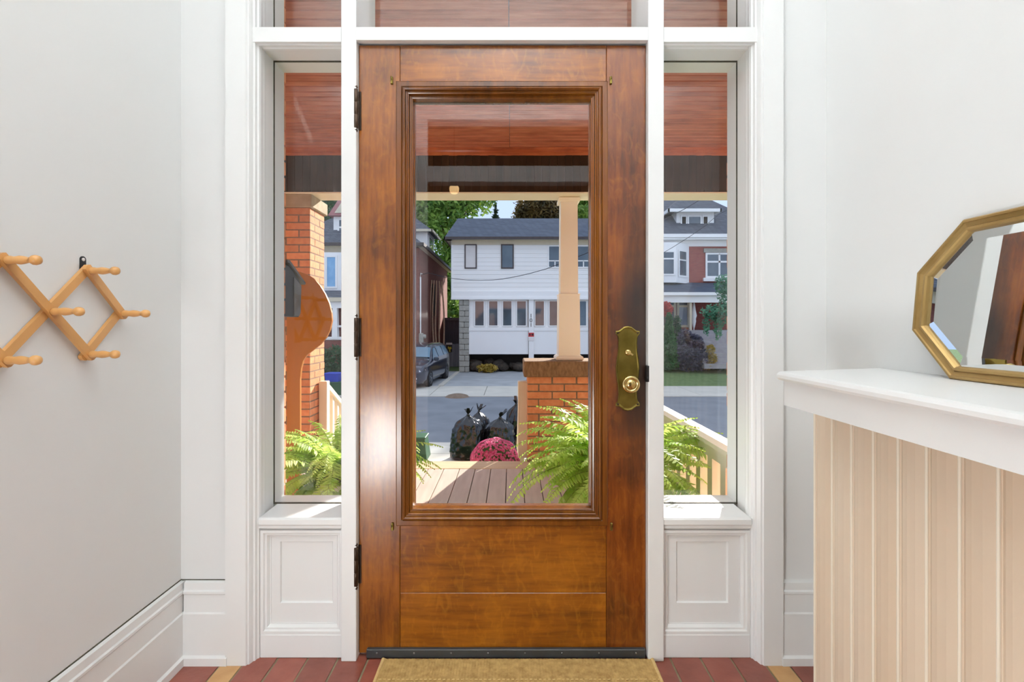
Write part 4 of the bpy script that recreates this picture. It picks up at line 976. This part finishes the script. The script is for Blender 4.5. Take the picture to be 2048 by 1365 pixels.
# service pipe with meter on the side wall
MB().tube([(-4.66, 24.35, 3.55), (-4.62, 24.35, 3.8), (-4.55, 24.35, 3.75)], .03).tube([(-4.64, 24.35, .2), (-4.64, 24.35, 3.6)], .035).build('service_pipe', WPAINT, bh)
MB().cbox(-4.70, -4.5, 24.2, 24.5, .25, .72, .03).lathe([(.11, 0), (.11, .1), (.08, .14)], (-4.5, 24.35, .55), 'x', 14).build('meter_box', BLOCK, bh)
# vine
vn = MB(); rnd = random.Random(9)
for k in range(5):
    x0_ = -4.45 + .06 * k; pts = []
    for i in range(12):
        t_ = i / 11; pts.append((x0_ + .12 * math.sin(t_ * 5 + k) * (1 - t_) + (k - 2) * .17 * (1 - t_) + (k - 2) * .05 - .05, 27.7 + .3 * math.sin(k + t_ * 4) * .5 + .15 * k, GZ + t_ * 5.2))
    vn.tube(pts, [.058 - .02 * i / 11 for i in range(12)], 7)
single('vine_trunk', vn, VINE, 'pale twisted vine stems climbing beside the brick wall', 'vine')
plant('hedge', 'dense green hedge in front of the brick house porch', 'hedge', LEAFHEDGE, [(X(665, 20.6) + k * .7 - .7, 20.9, -.45, .6, .45, .72) for k in range(4)] + [(X(665, 20.6) + k * .7 - .7, 20.9, -1.0, .6, .45, .45) for k in range(4)], 5200, .075, 41, (X(665, 20.6), 20.9, GZ))

# fence between the houses
fn = thing('board_fence', 'dark weathered board fence between the brick and white houses', 'fence', (-3.6, 29.5, GZ))
for k in range(11):
    x = -4.62 + k * .15
    MB().box(x, x + .142, 29.5, 29.53, GZ, Z(688, 29.5) + random.uniform(-.02, .02)).build('board', FENCE, fn)
MB().box(-4.62, -2.95, 29.54, 29.6, -.9, -.8).box(-4.62, -2.95, 29.54, 29.6, -.3, -.2).build('rail', FENCE, fn)
fs_ = MB().box(X(892, 29.4), X(904, 29.4), 29.46, 29.49, Z(705, 29.4), Z(690, 29.4)).build('warning_sign', SIGNBLACK, fn)
MB().box(X(892, 29.4), X(904, 29.4), 29.46, 29.49, Z(690, 29.4), Z(686, 29.4)).build('white_strip', SIGNWHITE, fs_)
MB().prism([(X(a, 29.4), Z(b, 29.4)) for a, b in ((896, 693), (899, 695), (902, 694), (903, 698), (900, 700), (901, 704), (898, 704), (898, 699), (895, 697))], 'y', 29.445, 29.46).build('print', SIGNYELLOW, fs_)
sd_ = thing('shed', 'dark wooden shed wall behind the board fence', 'shed', (-3.6, 33, GZ))
MB().box(-4.68, -2.9, 33, 35, GZ, Z(642, 33)).build('walls', M('dull_blue_shed_paint', (76, 80, 94), (92, 96, 110), rough=.9, scale=6, stretch=(3, 1, .2)), sd_)
MB().box(-4.75, -2.8, 32.9, 35.1, Z(642, 33), Z(636, 33)).build('roof', SHINGLE2, sd_)

# ------------------------------------------------------------------ brick house behind the lawn
rh = thing('house', 'rose brick house with white bay, dormer and porch behind the lawn', 'house', (11, 27, -1.05))
ry = 27.0
MB().box(7.3, 15, ry, 36, -1.3, 6.1).build('brick_walls', BRICKROSE, rh)
MB().add([(6.9, 26.4, 6.14), (15.4, 26.4, 6.14), (15.4, 37, 6.14), (6.9, 37, 6.14), (10.6, 31.5, 10.1), (11.8, 31.5, 10.1)], [(0, 1, 5, 4), (1, 2, 5), (2, 3, 4, 5), (3, 0, 4), (0, 3, 2, 1)]).build('roof', SHINGLE2, rh)
MB().box(6.9, 15.4, 26.34, 26.44, 6.0, 6.2).box(6.9, 15.4, 26.4, 27, 5.90, 5.98).box(7.3, 15, 26.94, 27, 5.6, 5.95).build('eaves_trim', WPAINT, rh)
dmr = MB().box(X(1353, 27.6), X(1428, 27.6), 27.6, 30, 6.6, Z(421, 27.6)).build('dormer', WPAINT, rh)
dz_ = Z(420, 27.3)
xa, xb2 = X(1335, 27.2), X(1441, 27.2)
MB().add([(xa, 27.1, dz_), (xb2, 27.1, dz_), (xb2, 31, dz_), (xa, 31, dz_), (xa + 1.0, 28.3, dz_ + .85), (xb2 - 1.0, 28.3, dz_ + .85), (xb2 - 1, 31, dz_ + .85), (xa + 1, 31, dz_ + .85)], [(0, 1, 5, 4), (1, 2, 6, 5), (3, 0, 4, 7), (4, 5, 6, 7), (0, 3, 2, 1)]).build('dormer_roof', SHINGLE2, dmr)
MB().box(xa, xb2, 27.05, 27.15, dz_ - .16, dz_ + .02).box(xa, xa + .08, 27.05, 31, dz_ - .16, dz_ + .02).box(xb2 - .08, xb2, 27.05, 31, dz_ - .16, dz_ + .02).build('dormer_fascia', WPAINT, dmr)
MB().box(X(1352, 27.5), X(1430, 27.5), 27.45, 27.6, Z(457, 27.5), Z(453, 27.5)).build('dormer_sill', WPAINT, dmr)
for a, b, pm_ in ((1362, 1375, DARKIN), (1376, 1404, None), (1405, 1418, DARKIN)):
    o_ = house_window(rh, X(a, 27.5), X(b, 27.5), Z(452, 27.5), Z(431, 27.5), 27.52, WPAINT, pm_, fw=.07)
# bay
by0 = 26.2
bay = MB().prism([(7.6, 27), (7.9, by0), (X(1352, by0), by0), (X(1378, 27), 27)], 'z', Z(566, 26.4), Z(486, 26.4)).build('bay', WPAINT, rh)
house_window(rh, X(1318, by0), X(1350, by0), Z(551, by0), Z(502, by0), by0 - .05, WPAINT, fw=.08, up=Z(518, by0))
p0, p1 = Vector((X(1352, by0), by0)), Vector((X(1378, 27), 27))
sl_ = MB()
def onbay(t_, z, o): q = p0.lerp(p1, t_); nv = Vector((p1.y - p0.y, -(p1.x - p0.x))).normalized(); return (q.x + nv.x * o, q.y + nv.y * o, z)
zA, zB, zM = Z(551, 26.5), Z(503, 26.5), Z(520, 26.5)
for za, zb in ((zA, zM - .04), (zM + .04, zB)):
    sl_.add([onbay(.25, za, .02), onbay(.75, za, .02), onbay(.75, zb, .02), onbay(.25, zb, .02)], [(0, 1, 2, 3)])
sl_.build('bay_side_pane', WINGLASS, bay)
sfr = MB(); sfr.loops([[onbay(.15, zA - .1, .03), onbay(.85, zA - .1, .03), onbay(.85, zB + .1, .03), onbay(.15, zB + .1, .03)], [onbay(.25, zA, .03), onbay(.75, zA, .03), onbay(.75, zB, .03), onbay(.25, zB, .03)]])
sfr.build('bay_side_frame', WPAINT, bay)
house_window(rh, X(1411, 26.95), X(1466, 26.95), Z(556, 26.95), Z(506, 26.95), 26.92, WPAINT, fw=.10, up=Z(524, 26.95), cross=Z(508, 26.95))
MB().box(X(1407, 26.9), X(1470, 26.9), 26.85, 27, Z(563, 26.9), Z(556, 26.9)).build('window_sill', WPAINT, rh)
MB().box(X(1408, 26.9), X(1470, 26.9), 26.9, 27, Z(505, 26.9), Z(497, 26.9)).build('lintel', BLOCK, rh)
# porch
MB().add([(7.2, 27, 3.55), (15.2, 27, 3.55), (15.2, 24.4, 2.80), (7.2, 24.4, 2.80), (7.2, 27, 3.4), (15.2, 27, 3.4), (15.2, 24.4, 2.66), (7.2, 24.4, 2.66)], [(0, 1, 2, 3), (4, 7, 6, 5), (3, 2, 6, 7), (1, 5, 6, 2), (0, 3, 7, 4)]).build('porch_roof', SHINGLE, rh)
MB().box(7.2, 15.2, 24.34, 24.42, 2.66, 2.82).box(7.2, 15.2, 24.5, 24.7, 2.30, 2.66).build('porch_fascia', WPAINT, rh)
MB().box(7.2, 15.2, 24.4, 27, Z(661, 24.6) - .2, Z(661, 24.6)).box(7.2, 15.2, 24.5, 24.6, -1.1, .7).build('porch_floor', GREYSTEP, rh)
house_window(rh, X(1320, 26.9), X(1352, 26.9), 1.0, 2.65, 26.88, TANTRIM, fw=.12, up=2.2)
house_window(rh, X(1354, 26.9), X(1379, 26.9), 1.0, 2.65, 26.88, TANTRIM, fw=.12, up=2.2)
MB().box(X(1378, 24.7), X(1382.5, 24.7), 24.6, 24.75, .85, 2.35).build('porch_post', TANTRIM, rh)
for k in range(7):
    zt_ = .70 - .24 * k
    MB().box(X(1396, 23.8), X(1470, 23.8), 24.4 - .20 * (k + 1), 24.42, zt_ - .24, zt_).build('porch_step', GREYSTEP, rh)
# things on and before that porch
um = thing('patio_umbrella', 'closed white patio umbrella on the brick house porch', 'umbrella', (X(1389, 24.9), 24.9, .87))
ux = X(1388.5, 24.9)
MB().lathe([(.02, 1.45), (.05, 1.40), (.09, 1.05), (.15, .75), (.10, .6), (.11, .45), (.06, .2), (.03, .10)], (ux, 24.95, .87), n=12).build('canopy', CLOTHWHITE, um)
MB().tube([(ux, 24.95, .87), (ux, 24.95, 2.38)], .025).build('pole', WPAINT, um)
plant('cedar_shrub', 'bright green upright cedar shrub on the lawn edge', 'shrub', LEAFCEDAR, [(X(1341, 23.4), 23.6, -1.05 + .3 + k * .42, .52 - k * .07, .5 - k * .07, .42) for k in range(6)], 4200, .07, 51, (X(1341, 23.4), 23.6, -1.2))
plant('cedar_shrub', 'darker thin cedar shrub behind the bright green one', 'shrub', LEAFHEDGE, [(X(1357, 24), 24.2, -.8 + k * .5, .4 - k * .05, .4 - k * .05, .45) for k in range(5)], 2200, .075, 52, (X(1357, 24), 24.2, -1.1))
plant('purple_shrub', 'wide blue purple shrub before the brick house steps', 'shrub', LEAFPURPLE, [(X(1378, 23.4), 23.6, -.45, .75, .6, .75), (X(1400, 23.4), 23.6, -.55, .65, .5, .65), (X(1372, 23.6), 23.8, .35, .42, .4, .62), (X(1390, 23.5), 23.7, .2, .55, .45, .5)], 5200, .075, 53, (X(1388, 23.4), 23.6, -1.15))
plant('yellow_plant', 'small yellowing plant at the foot of the grey steps', 'plant', LEAFYELLOW, [(X(1424, 23), 23.2, -.05, .22, .2, .25), (X(1428, 23), 23.2, -.5, .24, .2, .3), (X(1421, 23), 23.2, -.85, .2, .2, .2)], 700, .06, 54, (X(1424, 23), 23.2, -1.15))
plant('red_maple_sapling', 'red leaved sapling beside the brick house porch', 'tree', LEAFRED, [(X(1331, 24), 24.1, 1.95, .42, .3, .40)], 500, .09, 55, (X(1331, 24), 24.1, -1.1), [([(X(1331, 24), 24.1, -1.1), (X(1331, 24), 24.1, 1.9)], [.05, .03])])
plant('weeping_tree', 'small tree with drooping blue green branches over the lawn', 'tree', LEAFTEAL, [(X(1426, 20.5), 20.7, 1.75, .44, .5, .30), (X(1446, 20.5), 20.7, 1.6, .5, .5, .5), (X(1417, 20.5), 20.7, 1.2, .15, .2, .55), (X(1440, 20.5), 20.7, 1.1, .2, .2, .6), (X(1450, 20.5), 20.7, 2.9, .35, .4, .5), (X(1468, 20.5), 20.7, 2.4, .6, .5, .9)], 1900, .085, 56, (X(1485, 20.5), 20.8, -1.3),
      [([(X(1485, 20.5), 20.8, -1.4), (X(1480, 20.5), 20.8, .8), (X(1462, 20.5), 20.7, 1.9), (X(1430, 20.5), 20.7, 1.85)], [.09, .08, .05, .02])])
plant('low_plant', 'low dark leafed plants in the bed behind the stone edging', 'plant', LEAFHEDGE, [(X(1444, 23.4), 23.9, -.95, .4, .3, .25), (X(1350, 23.4), 24.0, -1.0, .5, .3, .18)], 700, .07, 57, (X(1444, 23.4), 23.9, -1.1))

# ------------------------------------------------------------------ trees behind the houses
plant('maple_tree', 'tall bright green maple between the brick and white houses', 'tree', LEAFTREE,
      [(-7.6, 41, 12.5, 3.0, 2.5, 2.6), (-5.6, 40, 10.4, 2.6, 2.4, 2.6), (-4.6, 40, 7.2, 1.9, 2, 2.4), (-4.9, 39, 4.4, 1.6, 1.8, 2.2), (-3.4, 41, 12.4, 2.6, 2, 2.0), (-8.5, 41, 9.6, 2.4, 2, 2.4), (-4.4, 38, 2.0, 1.3, 1.3, 1.6), (-6.2, 41, 16, 2.8, 2.6, 2.6)], 13000, .26, 61, (-5.2, 40, GZ),
      [([(-5.2, 40, GZ), (-5.1, 40, 4), (-5.6, 40, 9), (-6.4, 40.5, 13)], [.4, .33, .24, .1]), ([(-5.3, 40, 6), (-4.2, 40.3, 9.5), (-3.5, 41, 13)], [.2, .15, .06]), ([(-5.5, 40, 8), (-7.4, 40.8, 12)], [.16, .07])], shell=.25)
plant('autumn_tree', 'broad dark tree with brown autumn leaves behind the white house', 'tree', LEAFAUTUMN,
      [(2.5, 44, 12.0, 2.2, 2.2, 1.7), (1.4, 44, 11.2, 1.4, 1.4, 1.3), (3.8, 44, 11.5, 1.7, 1.6, 1.7), (2.6, 44, 14.4, 2.2, 2.2, 2.0), (2.6, 44, 17, 1.9, 2, 2.0)], 8000, .22, 62, (2.6, 44, GZ), [([(2.6, 44, GZ), (2.6, 44, 11.5)], [.4, .2])], shell=.3)
def conifer(label, x, yy, ztop, wid, n_, seed):
    plant('spruce_tree', label, 'tree', LEAFDARK, [(x, yy, ztop - .35 - k * .62, .10 + wid * k, .10 + wid * k, .42) for k in range(9)], n_, .17, seed, (x, yy, GZ), [([(x, yy, GZ), (x, yy, ztop)], [.25, .02])], shell=.2)
conifer('pointed dark spruce top above the white house roof', X(991, 46), 46, Z(404, 46), .13, 2400, 63)
conifer('small spruce top beside the cream porch column', X(1163, 48), 48, Z(414, 48), .14, 2000, 64)
plant('dark_tree', 'dark foliage behind the brick house roof', 'tree', LEAFHEDGE, [(X(652, 38), 38, 9.6, 2.2, 2, 2.0), (X(645, 38), 38, 11.5, 2.4, 2, 2)], 2600, .24, 65, (X(648, 38), 38, GZ), [([(X(648, 38), 38, GZ), (X(648, 38), 38, 10)], [.35, .2])])
for k, (x, yk, r1, sd) in enumerate(((9.4, 50, 2.2, 71), (15.4, 43, 1.6, 72), (23.2, 43, 2.4, 73))):  # added unseen trees, crowns shaped to keep the street in shade
    plant('added_shade_tree', ('added tall tree shading the street, in the gap beside the white house', 'added tall tree shading the street, straight behind the rose brick house', 'added tall tree shading the street, past the far side of the rose brick house')[k], 'tree', LEAFTREE,
          [(x, yk, 10.5, r1, 2.2, 2.4), (x, yk, 14.7, 3.7, 3, 1.9)], 6000, .36, sd, (x, yk, GZ), [([(x, yk, GZ), (x, yk, 12)], [.4, .25])], shell=.3)
plant('leafy_tree', 'light green tree crown behind the white house ridge', 'tree', LEAFTREE, [(X(1172, 45), 45, Z(430, 45), 1.6, 1.4, .9)], 900, .22, 66, (X(1172, 45), 45, GZ), [([(X(1172, 45), 45, GZ), (X(1172, 45), 45, 10)], [.3, .15])])

# ------------------------------------------------------------------ overhead wires
def wire(label, pts, r=.013):
    single('overhead_wire', MB().tube(pts, r, 6), WIRE, label, 'wire')
PX0, PX1, PY = X(1240, 17.0), 12.6, 17.0
for x, top, lab in ((PX0, 5.2, 'wooden utility pole at the far kerb in line with the door latch'), (PX1, 8.8, 'taller wooden utility pole at the far kerb beyond the mantel wall')):
    up_ = thing('utility_pole', lab, 'pole', (x, PY, GZ))
    MB().tube([(x, PY, GZ), (x, PY, top)], [.13, .10], 12).build('shaft', BARK, up_)
    MB().cbox(x - .05, x + .05, PY - .45, PY + .45, top - .45, top - .35, .01).build('crossarm', BARK, up_)
pts = [(-4.58, 24.35, 3.72)]
for a, b in ((857, 546), (890, 554.8), (909, 558), (935, 560.4), (959, 561), (985, 560.4), (1005, 558.5), (1035, 553), (1061, 547), (1093, 538), (1140, 520), (1200, 496)):
    d = 24.1 - (a - 840) / 400 * 7.1; pts.append((X(a, d), d, Z(b, d)))
wire('sagging black cable across the white house front', pts + [(PX0, PY + .1, Z(479, 17.0))])
def span(p): return [(X(a, PY), PY - .05, Z(b, PY)) for a, b in p]
wire('upper black cable crossing the brick house dormer', [(PX0, PY - .05, Z(477, 17))] + span([(1290, 458), (1335, 436), (1370, 418), (1400, 400)]) + [(PX1, PY - .05, 8.3)])
wire('lower thin cable crossing the brick house dormer', [(PX0, PY - .05, Z(548, 17))] + span([(1300, 521), (1342, 497), (1380, 473), (1410, 452), (1435, 430)]) + [(PX1, PY - .05, 7.6)], .010)

# ------------------------------------------------------------------ minivan
van = thing('minivan', 'blue grey minivan parked nose out beside the brick house', 'car', (-4.46, 19.2, GZ))
VL = 5.05
def lerp(tab, s_):
    for (a, b), (c, d) in zip(tab, tab[1:]):
        if s_ <= c: return b + (d - b) * (s_ - a) / (c - a)
    return tab[-1][1]
TOP = [(0, .66), (.06, .84), (.2, .93), (.6, 1.01), (1.05, 1.08), (1.25, 1.16), (1.95, 1.62), (2.2, 1.70), (2.8, 1.76), (3.9, 1.75), (4.6, 1.68), (4.85, 1.45), (5.0, 1.0), (5.05, .6)]
WID = [(0, .62), (.06, .76), (.2, .88), (.5, .95), (1.2, .975), (4.2, .975), (4.8, .93), (5.05, .84)]
def belt(s_): return min(1.02 + .03 * s_, lerp(TOP, s_) - .02)
def section(s_, o=0):
    W, T = lerp(WID, s_), lerp(TOP, s_); b = belt(s_); gh = max(0, min(1, (T - b) / .6)); rw = W - .05 - .19 * gh
    pts = [(W * .93, .20), (W * 1.0, .34), (W + .012, .62), (W + .005, .85), (W - .01, b), (rw, T - .07 * gh - .02), (rw - .07, T - .015), (rw * .55, T + .01), (0, T + .018)]
    return [(x + o if x > .4 else x, z) for x, z in pts]
SS = [0, .03, .06, .12, .2, .35, .6, .85, 1.05, 1.25, 1.45, 1.7, 1.95, 2.2, 2.5, 2.8, 3.2, 3.6, 3.9, 4.3, 4.6, 4.75, 4.85, 4.95, 5.0, 5.05]
bodyl = []
for s_ in SS:
    sec = section(s_); full = [(x, s_, z) for x, z in sec] + [(-x, s_, z) for x, z in sec[:-1][::-1]]
    bodyl.append(full)
vb = MB().loops(bodyl, close=True, smooth=True); vb.add(bodyl[0], [tuple(range(len(bodyl[0])))]); vb.add(bodyl[-1], [tuple(range(len(bodyl[-1])))])
VR = math.radians(-5.2)
def vput(mb, name, m, parent=None):
    o = bpy.data.objects.new(name, mb.mesh(name, m)); COL.objects.link(o); o.parent = parent or van; ORG[o.name] = ORG[van.name]
    return o
van.rotation_euler = (0, 0, VR)
body = vput(vb, 'body', VANPAINT)
def side_pt(s_, f, o):
    sec = section(s_); a, b = sec[4], sec[5]; return (a[0] + (b[0] - a[0]) * f + o, s_, a[1] + (b[1] - a[1]) * f)
def sidewin(sg, sa, sb_, ta, tb_):
    m = MB(); n_ = 5; l0, l1 = [], []
    for i in range(n_ + 1):
        t_ = i / n_; s0 = sa + (sb_ - sa) * t_; s1 = ta + (tb_ - ta) * t_
        p, q = side_pt(s0, .10, .012), side_pt(s1, .90, .012); l0.append((p[0] * sg, p[1], p[2])); l1.append((q[0] * sg, q[1], q[2]))
    m.loops([l0, l1], close=False); return m
for sg in (1, -1):
    for k in ((1.45, 2.42, 2.05, 2.42), (2.52, 3.45, 2.52, 3.45), (3.55, 4.55, 3.55, 4.42)): vput(sidewin(sg, *k), 'side_window', CARGLASS)
ws = []
for i in range(7):
    s_ = 1.30 + .60 * i / 6; sec = section(s_); rw = sec[5][0]; T = lerp(TOP, s_)
    ws.append([(x * (rw - .03), s_ - .015, T + .012 + .02 * (1 - x * x)) for x in (-1, -.6, -.2, .2, .6, 1)])
vput(MB().loops(ws, close=False, smooth=True), 'windshield', CARGLASS)
for sg in (1, -1):
    hl = MB().loops([[(sg * .46, .045, .80), (sg * .74, .055, .82), (sg * .90, .33, .86)], [(sg * .46, .035, .68), (sg * .78, .05, .69), (sg * .935, .36, .74)]], close=False)
    vput(hl, 'headlight', LAMPCLEAR)
    vput(MB().lathe([(.05, 0), (.045, .02), (0, .022)], (sg * .62, -.01, .42), 'y', 14, sgn=-1), 'fog_light', LAMPCLEAR)
    vput(MB().cbox(sg * 1.0 - .02, sg * 1.0 + .16 * sg + .02, 1.48, 1.62, 1.04, 1.20, .03) if sg > 0 else MB().cbox(-1.18, -.98, 1.48, 1.62, 1.04, 1.20, .03), 'side_mirror', VANPAINT)
    for s0 in (.98, 4.02):
        ar = MB().lathe([(.40, -.14), (.40, .0), (.365, .012), (.34, .004)], (sg * .975, s0, .34), 'x', 28, sgn=sg); vput(ar, 'wheel_arch', TYRE)
        wh_ = vput(MB().lathe([(.20, -.20), (.325, -.20), (.34, -.17), (.34, -.02), (.325, .006), (.235, .010), (.225, 0)], (sg * .985, s0, .34), 'x', 28, sgn=sg), 'tyre', TYRE)
        rm = MB().lathe([(.228, -.02), (.228, .012), (.21, .014), (.20, -.02)], (sg * .985, s0, .34), 'x', 24, sgn=sg)
        for q in range(5):
            a = 2 * PI * q / 5; ca_, sa_ = math.cos(a), math.sin(a); xx = sg * .985 + sg * .012
            rm.add([(xx, s0 + ca_ * .03 - sa_ * .035, .34 + sa_ * .03 + ca_ * .035), (xx, s0 + ca_ * .21 - sa_ * .022, .34 + sa_ * .21 + ca_ * .022), (xx, s0 + ca_ * .21 + sa_ * .022, .34 + sa_ * .21 - ca_ * .022), (xx, s0 + ca_ * .03 + sa_ * .035, .34 + sa_ * .03 - ca_ * .035)], [(0, 1, 2, 3)])
        rm.lathe([(.06, 0), (.05, .02), (0, .022)], (sg * .985, s0, .34), 'x', 14, sgn=sg)
        vput(rm, 'wheel_rim', RIM, wh_)
vput(MB().box(-.42, .42, -.012, .03, .62, .645).box(-.42, .42, -.012, .03, .70, .725).box(-.42, .42, -.005, .03, .6, .74), 'grille', CHROME)
vput(MB().cbox(-.66, .66, -.05, .05, .26, .36, .03), 'lower_bumper', CHROME)
vput(MB().box(-.18, .18, -.02, .0, .46, .57), 'licence_plate', SIGNWHITE)
